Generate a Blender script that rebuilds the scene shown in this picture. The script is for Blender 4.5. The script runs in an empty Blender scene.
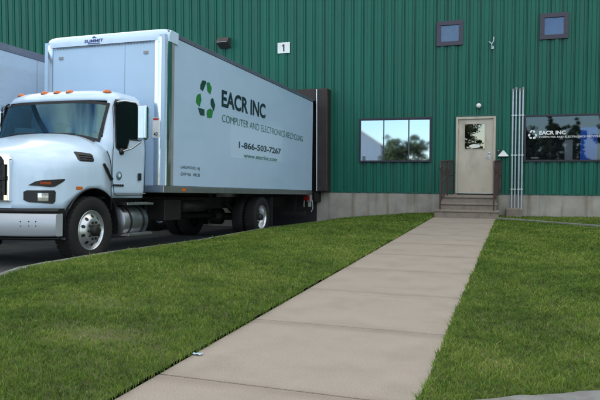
import bpy, bmesh, math, random
import numpy as np
from mathutils import Vector, Matrix
R = math.radians
random.seed(7); rng = np.random.default_rng(11)
S = bpy.context.scene
C = S.collection

# ------------------------------------------------------------------ camera, sky, sun, exposure
cam_d = bpy.data.cameras.new('camera'); cam = bpy.data.objects.new('camera', cam_d); C.objects.link(cam)
cam.location = (0, 0, 1.28)
cam.rotation_euler = (R(90 - 2.807), 0, R(19.2))
cam_d.sensor_width = 36; cam_d.lens = 36 * 622 / 600
cam_d.clip_start = .05; cam_d.clip_end = 3000
S.camera = cam
SUN_EL, SUN_ROT = 18, -52          # low evening sun behind the building, to the left
w = bpy.data.worlds.new('World'); S.world = w; w.use_nodes = True
wn = w.node_tree; wn.nodes.clear()
wo = wn.nodes.new('ShaderNodeOutputWorld'); wb = wn.nodes.new('ShaderNodeBackground')
sky = wn.nodes.new('ShaderNodeTexSky'); sky.sky_type = 'NISHITA'; sky.sun_disc = False
sky.sun_elevation = R(SUN_EL); sky.sun_rotation = R(SUN_ROT)
sky.air_density = 1.0; sky.dust_density = .8; sky.ozone_density = 2.2
wb.inputs['Strength'].default_value = .15
# thin procedural evening clouds mixed into the sky
tc = wn.nodes.new('ShaderNodeTexCoord'); mp = wn.nodes.new('ShaderNodeMapping')
mp.inputs['Scale'].default_value = (1.2, 1.2, 4.5)
nz = wn.nodes.new('ShaderNodeTexNoise'); nz.inputs['Scale'].default_value = 2.2; nz.inputs['Detail'].default_value = 6
cr = wn.nodes.new('ShaderNodeValToRGB'); cr.color_ramp.elements[0].position = .38; cr.color_ramp.elements[1].position = .60
cm = wn.nodes.new('ShaderNodeMix'); cm.data_type = 'RGBA'
cm.inputs[7].default_value = (7.0, 6.5, 5.3, 1)
ml = wn.nodes.new('ShaderNodeMath'); ml.operation = 'MULTIPLY'; ml.inputs[1].default_value = .9
wn.links.new(tc.outputs['Generated'], mp.inputs['Vector']); wn.links.new(mp.outputs[0], nz.inputs['Vector'])
wn.links.new(nz.outputs[0], cr.inputs[0]); sz = wn.nodes.new('ShaderNodeSeparateXYZ'); wn.links.new(tc.outputs['Generated'], sz.inputs[0])
er = wn.nodes.new('ShaderNodeMapRange'); er.inputs[1].default_value = .1; er.inputs[2].default_value = .75; er.inputs[3].default_value = .22; er.inputs[4].default_value = 1.0
wn.links.new(sz.outputs[2], er.inputs[0]); m2 = wn.nodes.new('ShaderNodeMath'); m2.operation = 'MULTIPLY'
wn.links.new(cr.outputs[0], m2.inputs[0]); wn.links.new(er.outputs[0], m2.inputs[1]); wn.links.new(m2.outputs[0], ml.inputs[0]); wn.links.new(ml.outputs[0], cm.inputs[0])
wn.links.new(sky.outputs[0], cm.inputs[6]); wn.links.new(cm.outputs[2], wb.inputs[0]); wn.links.new(wb.outputs[0], wo.inputs[0])
sd = bpy.data.lights.new('sun', 'SUN'); sd.energy = 3.0; sd.angle = R(.5); sd.color = (1, .86, .7)
so = bpy.data.objects.new('sun', sd); C.objects.link(so)
sdir = Vector((math.sin(R(SUN_ROT)) * math.cos(R(SUN_EL)), math.cos(R(SUN_ROT)) * math.cos(R(SUN_EL)), math.sin(R(SUN_EL))))
so.rotation_euler = sdir.to_track_quat('Z', 'Y').to_euler(); so.location = (0, 0, 30)
vs = S.view_settings; S.display_settings.display_device = 'sRGB'
vs.view_transform = 'Standard'; vs.look = 'None'; vs.gamma = 1; vs.use_curve_mapping = False
vs.exposure = 1.5

# ------------------------------------------------------------------ materials
MATS = {}
def nd(nt, t, **k):
    n = nt.nodes.new(t)
    for a, b in k.items(): setattr(n, a, b)
    return n
def mat(name, col, rough=.6, metal=0, var=.12, vs_=3.0, bump=0, bs=60, spec=.5, coat=0, grime=None, emis=None, stretch=(1, 1, 1)):
    if name in MATS: return MATS[name]
    m = bpy.data.materials.new(name); m.use_nodes = True; nt = m.node_tree
    p = nt.nodes['Principled BSDF']
    p.inputs['Roughness'].default_value = rough; p.inputs['Metallic'].default_value = metal
    p.inputs['Specular IOR Level'].default_value = spec
    if coat: p.inputs['Coat Weight'].default_value = coat; p.inputs['Coat Roughness'].default_value = .06
    t = nd(nt, 'ShaderNodeTexCoord'); mpn = nd(nt, 'ShaderNodeMapping'); mpn.inputs['Scale'].default_value = stretch
    nt.links.new(t.outputs['Object'], mpn.inputs[0])
    n = nd(nt, 'ShaderNodeTexNoise'); n.inputs['Scale'].default_value = vs_; n.inputs['Detail'].default_value = 8; n.inputs['Roughness'].default_value = .65
    nt.links.new(mpn.outputs[0], n.inputs['Vector'])
    r = nd(nt, 'ShaderNodeValToRGB'); r.color_ramp.elements[0].position = .3; r.color_ramp.elements[1].position = .7
    lo = [max(0, c * (1 - var)) for c in col]; hi = [min(1, c * (1 + var)) for c in col]
    r.color_ramp.elements[0].color = (*lo, 1); r.color_ramp.elements[1].color = (*hi, 1)
    nt.links.new(n.outputs[0], r.inputs[0])
    last = r.outputs[0]
    if grime:
        gcol, amt, gs, gst = grime
        mp2 = nd(nt, 'ShaderNodeMapping'); mp2.inputs['Scale'].default_value = gst
        nt.links.new(t.outputs['Object'], mp2.inputs[0])
        n2 = nd(nt, 'ShaderNodeTexNoise'); n2.inputs['Scale'].default_value = gs; n2.inputs['Detail'].default_value = 7
        nt.links.new(mp2.outputs[0], n2.inputs['Vector'])
        r2 = nd(nt, 'ShaderNodeValToRGB'); r2.color_ramp.elements[0].position = .5; r2.color_ramp.elements[1].position = .72
        nt.links.new(n2.outputs[0], r2.inputs[0])
        mm = nd(nt, 'ShaderNodeMath', operation='MULTIPLY'); mm.inputs[1].default_value = amt
        nt.links.new(r2.outputs[0], mm.inputs[0])
        mx = nd(nt, 'ShaderNodeMix', data_type='RGBA'); mx.inputs[7].default_value = (*gcol, 1)
        nt.links.new(mm.outputs[0], mx.inputs[0]); nt.links.new(last, mx.inputs[6]); last = mx.outputs[2]
    nt.links.new(last, p.inputs['Base Color'])
    if rough < .9:
        mr = nd(nt, 'ShaderNodeMapRange'); mr.inputs[3].default_value = max(.02, rough * .85); mr.inputs[4].default_value = min(1, rough * 1.2)
        nt.links.new(n.outputs[0], mr.inputs[0]); nt.links.new(mr.outputs[0], p.inputs['Roughness'])
    if bump:
        n3 = nd(nt, 'ShaderNodeTexNoise'); n3.inputs['Scale'].default_value = bs; n3.inputs['Detail'].default_value = 6
        nt.links.new(mpn.outputs[0], n3.inputs['Vector'])
        b = nd(nt, 'ShaderNodeBump'); b.inputs['Strength'].default_value = bump; b.inputs['Distance'].default_value = .01
        nt.links.new(n3.outputs[0], b.inputs['Height']); nt.links.new(b.outputs[0], p.inputs['Normal'])
    MATS[name] = m; return m
def glass(name, tint, refl, rough=.01, gcol=(1, 1, 1)):
    m = bpy.data.materials.new(name); m.use_nodes = True; nt = m.node_tree; nt.nodes.clear()
    o = nd(nt, 'ShaderNodeOutputMaterial'); tr = nd(nt, 'ShaderNodeBsdfTransparent'); tr.inputs[0].default_value = (*tint, 1)
    g = nd(nt, 'ShaderNodeBsdfGlossy'); g.inputs['Roughness'].default_value = rough; g.inputs[0].default_value = (*gcol, 1)
    t = nd(nt, 'ShaderNodeTexCoord'); n = nd(nt, 'ShaderNodeTexNoise'); n.inputs['Scale'].default_value = 1.3; n.inputs['Detail'].default_value = 1
    b = nd(nt, 'ShaderNodeBump'); b.inputs['Strength'].default_value = .03; b.inputs['Distance'].default_value = .02
    nt.links.new(t.outputs['Object'], n.inputs[0]); nt.links.new(n.outputs[0], b.inputs['Height']); nt.links.new(b.outputs[0], g.inputs['Normal'])
    f = nd(nt, 'ShaderNodeLayerWeight'); f.inputs[0].default_value = .35
    mr = nd(nt, 'ShaderNodeMapRange'); mr.inputs[3].default_value = refl; mr.inputs[4].default_value = 1
    mx = nd(nt, 'ShaderNodeMixShader')
    nt.links.new(f.outputs['Fresnel'], mr.inputs[0]); nt.links.new(mr.outputs[0], mx.inputs[0])
    nt.links.new(tr.outputs[0], mx.inputs[1]); nt.links.new(g.outputs[0], mx.inputs[2]); nt.links.new(mx.outputs[0], o.inputs[0])
    MATS[name] = m; return m

M_green = mat('green_sheet_metal', (.005, .118, .082), .48, 0, .14, 1.2, bump=.05, bs=8, grime=((.02, .085, .075), .6, 1.6, (2.5, 2.5, .10)), stretch=(1, 1, .3), spec=.35)
M_gtrim = mat('green_trim', (.010, .085, .07), .5)
M_conc = mat('foundation_concrete', (.33, .31, .28), .9, 0, .22, 1.6, bump=.4, bs=40, grime=((.17, .13, .09), .8, 2.0, (2.4, 2.4, .22)))
M_step = mat('step_concrete', (.24, .20, .17), .9, 0, .25, 5, bump=.5, bs=60, grime=((.09, .07, .06), .6, 5, (1, 1, 1)))
M_curb = mat('curb_concrete', (.20, .20, .195), .92, 0, .25, 7, bump=.7, bs=35, grime=((.12, .11, .08), .5, 6, (1, 1, 1)))
M_white = mat('sky_tinted_truck_paint', (.58, .73, .90), .2, 0, .02, 2, coat=.25, grime=((.42, .52, .62), .30, 2.6, (1, 1, .5)))  # white cab; the blue of the sky light is mixed into its colour
M_box = mat('sky_tinted_box_panel', (.46, .62, .80), .38, 0, .03, 1.5, grime=((.32, .52, .68), .35, 1.2, (.3, .5, 1.5)))  # white panels tinted blue to stand for reflected sky
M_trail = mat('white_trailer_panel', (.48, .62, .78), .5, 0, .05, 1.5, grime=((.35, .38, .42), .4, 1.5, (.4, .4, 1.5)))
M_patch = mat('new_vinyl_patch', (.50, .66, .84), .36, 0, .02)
M_rim = mat('wheel_aluminium', (.62, .64, .67), .32, .85, .08, 6)
M_chrome = mat('polished_aluminium', (.80, .82, .85), .12, 1, .05, 6)
M_alu = mat('brushed_aluminium', (.55, .58, .62), .35, 1, .1, 8)
M_galv = mat('galvanised_pipe', (.50, .54, .60), .45, .6, .12, 8)
M_bump = mat('silver_bumper_paint', (.42, .45, .50), .38, .3, .05, 3)
M_black = mat('black_plastic', (.010, .010, .012), .45, 0, .2, 5)
M_rubber = mat('tyre_rubber', (.008, .008, .009), .8, 0, .3, 12, bump=.3, bs=80, grime=((.035, .03, .027), .35, 4, (1, 1, 1)))
M_chass = mat('dark_chassis', (.008, .008, .008), .6, 0, .4, 6, grime=((.03, .025, .02), .4, 4, (1, 1, 1)))
M_foam = mat('dock_pad_vinyl', (.028, .018, .018), .6, 0, .3, 4, bump=.3, bs=6)
M_grey = mat('grey_trim', (.28, .28, .29), .55)
M_gasket = mat('black_gasket', (.006, .006, .007), .6)
M_dtext = mat('dark_lettering', (.012, .035, .045), .4)
M_ttext = mat('teal_lettering', (.045, .17, .12), .4)
M_bluet = mat('blue_lettering', (.02, .04, .22), .4)
M_grn = mat('logo_green', (.025, .22, .05), .4)
M_wtext = mat('white_lettering', (.8, .8, .8), .5)
M_amber = mat('amber_lens', (.62, .14, .015), .25, 0, .1)
M_door = mat('beige_door_paint', (.50, .45, .37), .5, 0, .07, 3, grime=((.24, .19, .14), .45, 3, (1, 1, .6)))
M_brown = mat('brown_railing_paint', (.055, .028, .026), .55, 0, .25, 8)
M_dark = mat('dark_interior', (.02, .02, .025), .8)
M_int = mat('cab_interior_grey', (.10, .10, .11), .7)
M_tan = mat('tan_interior_trim', (.42, .38, .27), .7)
M_blue = mat('blue_curtain', (.02, .16, .8), .6, 0, .2, 6, stretch=(6, 1, .3))
M_frame = mat('dark_window_frame', (.016, .018, .03), .4)
M_bark = mat('bark', (.10, .075, .055), .95, 0, .3, 12, bump=.6)
M_lens = mat('headlight_lens', (.65, .66, .66), .12, .6, .25, 30)
M_paper = mat('paper_white', (.75, .75, .72), .8)
M_asph = mat('asphalt', (.075, .074, .074), .95, 0, .25, 3, bump=.8, bs=160, grime=((.13, .13, .13), .6, 1.1, (1, 1, 1)))
G_film = glass('mirror_film_glass', (.3, .35, .4), .55, .03, (.72, .86, 1))
G_dark = glass('tinted_glass', (.8, .85, .9), .05, .02, (.55, .75, 1))
G_cab = glass('windscreen_glass', (.42, .62, .72), .15, .01, (.26, .50, .62))
G_door = glass('door_glass', (.35, .38, .42), .2, .01)

# ------------------------------------------------------------------ mesh helpers
SPLIT = {'corner_post', 'corner_strip', 'bumper_block', 'leaf_spring', 'mirror_mount', 'hose', 'step_hanger', 'frame_rail', 'front_seam', 'sun_card', 'clamp', 'lower_rail', 'scroll', 'dark_arrow', 'green_arrow', 'logo_arrow', 'bracket_arm', 'tread', 'riser_block', 'door_trim', 'side_wall', 'base_flashing', 'lug_nut'}
class MB:
    def __init__(s): s.v = []; s.f = []; s.m = []; s.sm = []; s.mi = 0; s.smooth = False
    def add(s, vs, fs):
        o = len(s.v); s.v += [tuple(x) for x in vs]
        for f in fs: s.f.append([o + i for i in f]); s.m.append(s.mi); s.sm.append(s.smooth)
        return s
    def box(s, x0, x1, y0, y1, z0, z1):
        x0, x1 = sorted((x0, x1)); y0, y1 = sorted((y0, y1)); z0, z1 = sorted((z0, z1))
        return s.add([(x0, y0, z0), (x1, y0, z0), (x1, y1, z0), (x0, y1, z0), (x0, y0, z1), (x1, y0, z1), (x1, y1, z1), (x0, y1, z1)],
                     [(0, 3, 2, 1), (4, 5, 6, 7), (0, 1, 5, 4), (1, 2, 6, 5), (2, 3, 7, 6), (3, 0, 4, 7)])
    def tube(s, pts, r, n=10, cap=True):
        pts = [Vector(p) for p in pts]; rs = r if isinstance(r, (list, tuple)) else [r] * len(pts)
        rings = []
        d0 = (pts[1] - pts[0]).normalized(); up = Vector((0, 0, 1)) if abs(d0.z) < .9 else Vector((1, 0, 0))
        for i, p in enumerate(pts):
            d = ((pts[min(i + 1, len(pts) - 1)] - pts[max(i - 1, 0)])).normalized()
            a = d.cross(up).normalized(); b = a.cross(d).normalized(); up = b
            rings.append([p + (a * math.cos(2 * math.pi * k / n) + b * math.sin(2 * math.pi * k / n)) * rs[i] for k in range(n)])
        vs = [q for rg in rings for q in rg]; fs = []
        for i in range(len(pts) - 1):
            for k in range(n): fs.append((i * n + k, i * n + (k + 1) % n, (i + 1) * n + (k + 1) % n, (i + 1) * n + k))
        sm = s.smooth; s.smooth = True; s.add(vs, fs); s.smooth = False
        if cap: s.add(rings[0], [tuple(reversed(range(n)))]); s.add(rings[-1], [tuple(range(n))])
        s.smooth = sm; return s
    def lathe(s, prof, c, ax='x', n=40, sgn=1):       # prof: (axial offset, radius)
        c = Vector(c); vs = []
        for a, r in prof:
            for k in range(n):
                t = 2 * math.pi * k / n; u, v = r * math.cos(t), r * math.sin(t)
                vs.append(c + (Vector((a * sgn, u, v)) if ax == 'x' else Vector((u, a * sgn, v)) if ax == 'y' else Vector((u, v, a * sgn))))
        fs = []
        for i in range(len(prof) - 1):
            for k in range(n): fs.append((i * n + k, i * n + (k + 1) % n, (i + 1) * n + (k + 1) % n, (i + 1) * n + k))
        sm = s.smooth; s.smooth = True; s.add(vs, fs); s.smooth = sm; return s
    def prism(s, poly, lo, hi, ax='x'):               # polygon in the two other axes, extruded along ax
        def P(a, b, h): return (h, a, b) if ax == 'x' else (a, h, b) if ax == 'y' else (a, b, h)
        n = len(poly); vs = [P(a, b, lo) for a, b in poly] + [P(a, b, hi) for a, b in poly]
        fs = [tuple(range(n)), tuple(reversed(range(n, 2 * n)))] + [(i, i + n, (i + 1) % n + n, (i + 1) % n) for i in range(n)]
        return s.add(vs, fs)
    def grid(s, rows, closed=False):
        n = len(rows[0]); vs = [p for r_ in rows for p in r_]; fs = []
        for i in range(len(rows) - 1):
            for k in range(n if closed else n - 1): fs.append((i * n + k, i * n + (k + 1) % n, (i + 1) * n + (k + 1) % n, (i + 1) * n + k))
        sm = s.smooth; s.smooth = True; s.add(vs, fs); s.smooth = sm; return s
    def build(s, name, mats, parent=None, bevel=0, seg=2, fixn=True, split=True):
        if split and name in SPLIT:                     # every loose piece becomes a part of its own
            par = list(range(len(s.v)))
            def find(a):
                while par[a] != a: par[a] = par[par[a]]; a = par[a]
                return a
            key = {}
            for i, v in enumerate(s.v):
                k = tuple(round(q, 4) for q in v)
                if k in key: par[find(i)] = find(key[k])
                else: key[k] = i
            for f in s.f:
                for a in f[1:]: par[find(a)] = find(f[0])
            comps = {}
            for fi, f in enumerate(s.f): comps.setdefault(find(f[0]), []).append(fi)
            if len(comps) > 1:
                last = None
                for fl in comps.values():
                    b = MB(); used = sorted({a for fi in fl for a in s.f[fi]}); mp_ = {a: i for i, a in enumerate(used)}
                    b.v = [s.v[a] for a in used]; b.f = [[mp_[a] for a in s.f[fi]] for fi in fl]; b.m = [s.m[fi] for fi in fl]; b.sm = [s.sm[fi] for fi in fl]
                    last = b.build(name, mats, parent, bevel, seg, fixn, False)
                return last
        me = bpy.data.meshes.new(name); me.from_pydata(s.v, [], s.f)
        for m in (mats if isinstance(mats, (list, tuple)) else [mats]): me.materials.append(m)
        me.polygons.foreach_set('material_index', s.m); me.polygons.foreach_set('use_smooth', s.sm)
        if fixn:
            bm = bmesh.new(); bm.from_mesh(me); bmesh.ops.recalc_face_normals(bm, faces=bm.faces); bm.to_mesh(me); bm.free()
        me.update()
        o = bpy.data.objects.new(name, me); C.objects.link(o); o.parent = parent
        if bevel:
            b = o.modifiers.new('b', 'BEVEL'); b.width = bevel; b.segments = seg; b.limit_method = 'ANGLE'; b.angle_limit = R(35); b.harden_normals = True
        return o
def apply_mods(o):
    dg = bpy.context.evaluated_depsgraph_get(); me = bpy.data.meshes.new_from_object(o.evaluated_get(dg))
    o.modifiers.clear(); o.data = me
def cut(o, cutters):
    for c in cutters:
        b = o.modifiers.new('c', 'BOOLEAN'); b.operation = 'DIFFERENCE'; b.object = c; b.solver = 'EXACT'
    apply_mods(o)
def tag(o, label=None, cat=None, group=None, kind=None):
    if label: o['label'] = label
    if cat: o['category'] = cat
    if group: o['group'] = group
    if kind: o['kind'] = kind
    return o
def thing(name, label, cat, loc=(0, 0, 0), group=None):
    o = bpy.data.objects.new(name, None); C.objects.link(o); o.location = loc; o.empty_display_size = .3
    return tag(o, label, cat, group)
def copy_tree(o, parent=None):
    c = o.copy(); C.objects.link(c); c.parent = parent
    for ch in list(o.children): copy_tree(ch, c)
    return c
def text(name, body, m, parent, org, ux, uz, wd, ht, bold=0, th=.002):
    cu = bpy.data.curves.new(name, 'FONT'); cu.body = body; cu.size = 1; cu.offset = bold; cu.resolution_u = 4
    t = bpy.data.objects.new('t', cu); C.objects.link(t)
    bpy.context.view_layer.update()
    me = bpy.data.meshes.new_from_object(t.evaluated_get(bpy.context.evaluated_depsgraph_get()))
    bpy.data.objects.remove(t)
    vs = [v.co.copy() for v in me.vertices]
    x0 = min(v.x for v in vs); x1 = max(v.x for v in vs); y0 = min(v.y for v in vs); y1 = max(v.y for v in vs)
    org, ux, uz = Vector(org), Vector(ux).normalized(), Vector(uz).normalized()
    for i, v in enumerate(vs): me.vertices[i].co = org + ux * ((v.x - x0) / (x1 - x0) * wd) + uz * ((v.y - y0) / (y1 - y0) * ht)
    me.materials.clear(); me.materials.append(m); me.name = name
    o = bpy.data.objects.new(name, me); C.objects.link(o); o.parent = parent
    return o

# ------------------------------------------------------------------ ground
WY = 18.4                                             # plane of the facade
def zdrive(x, y):
    if -5.25 < x < 8.9 and 4.5 < y < 19: return -.5
    base = -.06
    t = min(1, max(0, (-5.0 - x) / .3))
    s = -.12 - .042 * (min(y, WY + 2) - 7.63) if y > 6.2 else -.06
    return base * (1 - t) + min(s, -.06) * t
xs = sorted(set([-5.24, -5.26, 8.85, 8.95, -900, -400, -200, -100, -60, -40, -30, -20, -15, -12, -10, -8, -6.5, -5.6, -5.3, -5.0, -4, -2, 0, 2, 4, 8, 12, 20, 40, 80, 200, 400, 900]))
ys = sorted(set([4.45, 4.55, 18.9, 19.1, -900, -400, -200, -100, -60, -30, -15, -5, 0, 2, 4, 5.5, 6.2, 7, 8, 10, 12, 14, 16, 18, 20.4, 30, 60, 200, 900]))
g = MB(); g.grid([[(x, y, zdrive(x, y) if y < 20.5 else zdrive(x, y) if y < 21 else -.3) for x in xs] for y in ys])
tag(g.build('ground', M_asph), kind='structure')

LC = [(1.0, -4.6, .03), (3.2, -4.72, .06), (4.3, -4.95, .10), (5.28, -5.24, .125), (5.65, -5.3, .146), (6.05, -5.3, .145), (6.8, -5.3, .127), (7.45, -5.3, .111), (8.2, -5.3, .076), (9.8, -5.3, .01), (12.55, -5.3, -.046), (17.45, -5.25, -.232), (18.37, -5.2, -.25)]
def lerp_lc(y):
    ys_ = [a[0] for a in LC]
    return np.interp(y, ys_, [a[1] for a in LC]), np.interp(y, ys_, [a[2] for a in LC])
def zleft(x, y):
    ex, ez = lerp_lc(y); t = np.clip((x - ex) / (-2.1 - ex), 0, 1)
    return ez * (1 - t) + .015 * t + .05 * np.sin(math.pi * t) * (1 - .4 * t) + .012 * np.sin(x * 2.3 + y * 1.1) * np.sin(math.pi * t)
def zright(x, y):
    return .015 + .012 * np.sin(x * 1.7 + y * .9) * np.clip((x + .49) * 2, 0, 1) - .035 * np.clip((y - 12) / 6, 0, 1)
M_soil = mat('lawn_soil', (.085, .095, .03), 1, 0, .4, 5, bump=.8, bs=30, grime=((.13, .09, .045), .6, 1.3, (1, 1, 1)))
# right kerb line, near the camera
RC = [(-.43, 3.12), (-.21, 3.38), (.02, 3.53), (.24, 3.67), (.46, 3.79), (.8, 3.93), (1.3, 4.05), (2.2, 4.15), (4, 4.2), (9, 4.2)]
def yr0(x): return np.interp(x, [a[0] for a in RC], [a[1] for a in RC])
l = MB()
rows = []
for y in np.linspace(1.0, WY - .02, 60):
    ex, _ = lerp_lc(y); rows.append([(x, y, float(zleft(x, y))) for x in np.linspace(ex + .02, -2.11, 18)])
l.grid(rows)
tag(l.build('left_lawn_soil', M_soil), kind='structure')
l = MB(); l.grid([[(x, yr0(x) + t * (WY - .02 - yr0(x)), float(zright(x, yr0(x) + t * (WY - yr0(x))))) for x in np.linspace(-.47, 9, 30)] for t in np.linspace(0, 1, 50)])
tag(l.build('right_lawn_soil', M_soil), kind='structure')

# walkway slabs with joints
M_walk = mat('walkway_concrete', (.315, .272, .228), .92, 0, .06, 2.2, bump=.22, bs=130, grime=((.19, .165, .13), .3, 2.3, (1, 1, 1)))
nt = M_walk.node_tree; p = nt.nodes['Principled BSDF']; src = p.inputs['Base Color'].links[0].from_socket
tcn = nd(nt, 'ShaderNodeTexCoord'); sx = nd(nt, 'ShaderNodeSeparateXYZ'); nt.links.new(tcn.outputs['Object'], sx.inputs[0])
def mth(op, a, b=None):
    n = nd(nt, 'ShaderNodeMath', operation=op)
    for i, v in enumerate((a, b)):
        if v is None: continue
        if isinstance(v, (int, float)): n.inputs[i].default_value = v
        else: nt.links.new(v, n.inputs[i])
    return n.outputs[0]
ns = nd(nt, 'ShaderNodeTexNoise'); ns.inputs['Scale'].default_value = 3; nt.links.new(tcn.outputs['Object'], ns.inputs[0])
yy = mth('ADD', sx.outputs[1], mth('MULTIPLY', ns.outputs[0], .12))
fr = mth('FRACT', mth('DIVIDE', mth('SUBTRACT', yy, 3.36), 1.5))           # stained band beside each joint
dd = mth('MINIMUM', fr, mth('SUBTRACT', 1.0, fr))
band = mth('MULTIPLY', mth('MAXIMUM', mth('SUBTRACT', 1.0, mth('MULTIPLY', dd, 14.0)), 0.0), .38)
spk = nd(nt, 'ShaderNodeTexNoise'); spk.inputs['Scale'].default_value = 150; spk.inputs['Detail'].default_value = 2; nt.links.new(tcn.outputs['Object'], spk.inputs[0])
sr = nd(nt, 'ShaderNodeMapRange'); sr.inputs[1].default_value = .35; sr.inputs[2].default_value = .65; sr.inputs[3].default_value = .8; sr.inputs[4].default_value = 1.2
nt.links.new(spk.outputs[0], sr.inputs[0])
mx = nd(nt, 'ShaderNodeMix', data_type='RGBA'); mx.inputs[7].default_value = (.16, .125, .095, 1)
nt.links.new(band, mx.inputs[0]); nt.links.new(src, mx.inputs[6])
mv = nd(nt, 'ShaderNodeVectorMath', operation='SCALE'); nt.links.new(mx.outputs[2], mv.inputs[0]); nt.links.new(sr.outputs[0], mv.inputs['Scale'])
nt.links.new(mv.outputs[0], p.inputs['Base Color'])
wk = MB(); js = [-1.14] + [3.36 + 1.5 * k for k in range(-2, 10)][0:0]
js = [-1.2, .3, 1.83, 3.34, 4.86, 6.16, 7.65, 9.22, 10.75, 12.3, 13.85, 15.4, 16.9]
for a, b in zip(js[:-1], js[1:]): wk.box(-2.1, -.49, a + .007, b - .007, -.15, 0)
wk.box(-2.09, -.5, js[0], 16.89, -.16, -.018)
tag(wk.build('walkway', M_walk, bevel=.006), kind='structure')

# kerbs
def kerb(pts, wd, depth, name, side, rough=0):
    P = [Vector(p) for p in pts]; m = MB(); rows = []
    Q = []
    for a, b in zip(P[:-1], P[1:]):
        n = max(1, int((b - a).length / .12))
        Q += [a + (b - a) * k / n for k in range(n)]
    Q.append(P[-1])
    for i, q in enumerate(Q):
        d = (Q[min(i + 1, len(Q) - 1)] - Q[max(i - 1, 0)]); d.z = 0; d.normalize(); nrm = Vector((-d.y, d.x, 0)) * side
        j = lambda a: random.uniform(-a, a) * (1 + rough)
        rows.append([q + nrm * .0 + Vector((0, 0, -depth)), q + Vector((0, 0, -.012 + j(.004))), q + nrm * (.02 + j(.003)) + Vector((0, 0, .004 + j(.003))),
                     q + nrm * (wd * .5) + Vector((0, 0, .008 + j(.004))), q + nrm * (wd - .03 + j(.004)) + Vector((0, 0, .002)),
                     q + nrm * (wd + j(.003)) + Vector((0, 0, -.03)), q + nrm * (wd + .01) + Vector((0, 0, -depth))])
    m.grid(rows); return m.build(name, M_curb)
k1 = kerb([(x, y, z + .01) for y, x, z in LC], .14, .75, 'driveway_kerb', 1)
tag(k1, kind='structure')
k2 = kerb([(x, y, .050) for x, y in RC[1:]], .17, .2, 'parking_kerb', -1, 1.5)
tag(k2, kind='structure')

# grass: one mesh of bent blades (nobody could count them)
def blades(X, Y, Z, hgt, wid):
    n = len(X); th = rng.uniform(0, 2 * np.pi, n); ln = rng.uniform(.4, 1.5, n) * hgt; fa = rng.uniform(0, 2 * np.pi, n)
    cx, cy = np.cos(fa) * wid / 2, np.sin(fa) * wid / 2; lx, ly = np.cos(th) * ln, np.sin(th) * ln
    V = np.empty((n, 5, 3), np.float32)
    V[:, 0] = np.stack([X - cx, Y - cy, Z - .01], 1); V[:, 1] = np.stack([X + cx, Y + cy, Z - .01], 1)
    V[:, 2] = np.stack([X + cx * .8 + lx * .35, Y + cy * .8 + ly * .35, Z + hgt * .6], 1)
    V[:, 3] = np.stack([X - cx * .8 + lx * .35, Y - cy * .8 + ly * .35, Z + hgt * .6], 1)
    V[:, 4] = np.stack([X + lx, Y + ly, Z + hgt * rng.uniform(.8, 1.05, n)], 1)
    return V
def scatter(x0, x1, y0, y1, dens):
    n = int((x1 - x0) * (y1 - y0) * dens); return rng.uniform(x0, x1, n), rng.uniform(y0, y1, n)
def lump(X, Y, s, ph=0): return np.sin(X * s + ph + 1.7 * np.sin(Y * s * .7 + ph)) * np.sin(Y * s * 1.1 + 2.1 * np.sin(X * s * .6 + ph * 2))
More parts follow.
